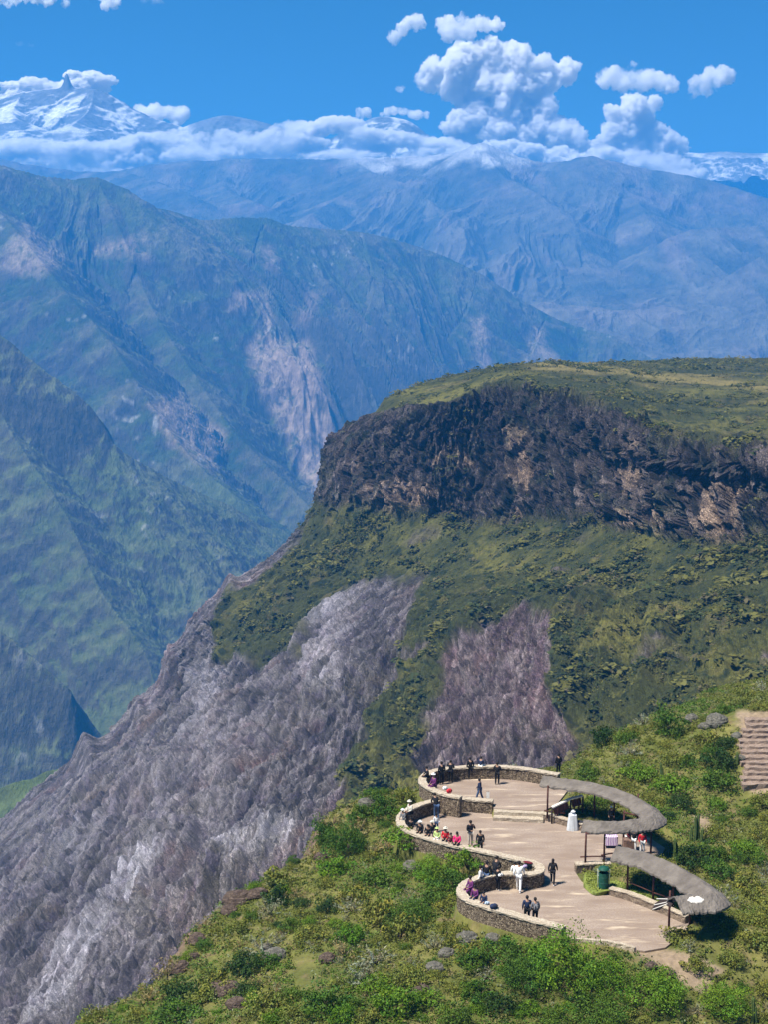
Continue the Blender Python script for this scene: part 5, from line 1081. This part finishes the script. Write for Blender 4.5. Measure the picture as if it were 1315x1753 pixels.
def textile_mat():
    m, nt, b = new_mat('woven_cloth'); tc = nt.nodes.new('ShaderNodeTexCoord'); w_ = nt.nodes.new('ShaderNodeTexWave'); w_.inputs['Scale'].default_value = 2.6; w_.inputs['Distortion'].default_value = 3; nt.links.new(tc.outputs['Object'], w_.inputs[0]); nt.links.new(mixnode(nt, w_.outputs['Fac'], (.30, .12, .36), (.75, .70, .76)), b.inputs['Base Color']); return m
def table(px, py, label, m, w_=.85):
    e = empty('craft_table', label, 'table', g(px, py, ZM))
    bm = bmesh.new(); bmesh.ops.create_cube(bm, size=1, matrix=Matrix.Translation((0, 0, .80)) @ Matrix.Diagonal((w_, .6, .05, 1))); bmesh.ops.bevel(bm, geom=bm.edges[:], offset=.01, segments=1); obj('table_top', bm, DARKW, e)
    for sx in (-1, 1):
        for sy in (-1, 1): tube('leg', [(sx * (w_ / 2 - .05), sy * .24, 0), (sx * (w_ / 2 - .05), sy * .24, .775)], .025, DARKW, e, 6)
    n = 26; V = []
    for j, (k, z) in enumerate(((1.06, .22), (1.05, .5), (1.03, .8), (1.0, .842), (.5, .86))):
        for i in range(n): a = 2 * math.pi * i / n; sq = min(1 / max(abs(math.cos(a)), 1e-3), 1 / max(abs(math.sin(a)), 1e-3)); V.append((math.cos(a) * sq * w_ / 2 * k * (1 + .03 * math.sin(i * 2.4) * (j < 2)), math.sin(a) * sq * .3 * k, z))
    Fq = [(j * n + i, j * n + (i + 1) % n, (j + 1) * n + (i + 1) % n, (j + 1) * n + i) for j in range(4) for i in range(n)]; me = bpy.data.meshes.new('cloth'); me.from_pydata(V, [], Fq + [tuple(range(4 * n, 5 * n))]); me.update()
    o = obj('tablecloth', me, m, label='cloth hanging over ' + label, cat='tablecloth', loc=g(px, py, ZM)); return e
table(1047, 1450, 'craft table hung with purple and white woven textiles', textile_mat())
table(1078, 1456, 'craft table with dull brown goods right of the purple one', flat('brown_cloth', (.16, .10, .075), .9, .3, 5), .8)
lump('hat', at_z(1074,1432,.87), .11, (1.3, 1.3, .5), c_('white'), 'white hat lying on the brown craft table', 'hat', 9)
# wooden ramp rail behind the first shelter
def ramp():
    e = empty('wooden_railing', 'dark wooden railing with pale sloping top boards behind the first shelter', 'railing', (0, 0, 0))
    pts = [at_z(946,1382,1.25), at_z(978,1367,1.75), at_z(999,1362,1.9)]
    for a, b in zip(pts, pts[1:]):
        a = a * 1.0; b = b - (b - a) * .03; d = Vector(b - a); bm = bmesh.new(); bmesh.ops.create_cube(bm, size=1, matrix=Matrix.Translation(Vector((a + b) / 2)) @ d.to_track_quat('X', 'Z').to_matrix().to_4x4() @ Matrix.Diagonal((d.length, .28, .09, 1))); bmesh.ops.bevel(bm, geom=bm.edges[:], offset=.012, segments=1); obj('top_board', bm, PALEB, e)
        for t in (.3, .7): m = a + (b - a) * t; tube('rail', [m - (0, 0, 1.0), m - (0, 0, .06)], .06, POST, e, 6)
        q = (a + b) / 2; bm = bmesh.new(); bmesh.ops.create_cube(bm, size=1, matrix=Matrix.Translation(Vector(q) - Vector((0, 0, .42))) @ d.to_track_quat('X', 'Z').to_matrix().to_4x4() @ Matrix.Diagonal((d.length * .8, .05, .55, 1))); obj('side_panel', bm, POST, e)
    for p in pts: tube('post', [p - (0, 0, 1.3), p - (0, 0, .02)], .07, DARKW, e, 6)
ramp()
def sign():
    p = g(836, 1373, ZT); e = empty('wooden_stand', 'small pale wooden stand beside the striding person behind the middle wall', 'stand', p)
    for s in (-1, 1): tube('leg', [(s * .14, .1, -.02), (s * .06, 0, .85)], .025, DARKW, e, 6)
    bm = bmesh.new(); bmesh.ops.create_cube(bm, size=1, matrix=Matrix.Translation((0, -.04, .5)) @ Matrix.Rotation(-.15, 4, 'X') @ Matrix.Diagonal((.24, .03, .6, 1))); bmesh.ops.bevel(bm, geom=bm.edges[:], offset=.008, segments=1); obj('board', bm, PALEB, e)
sign()
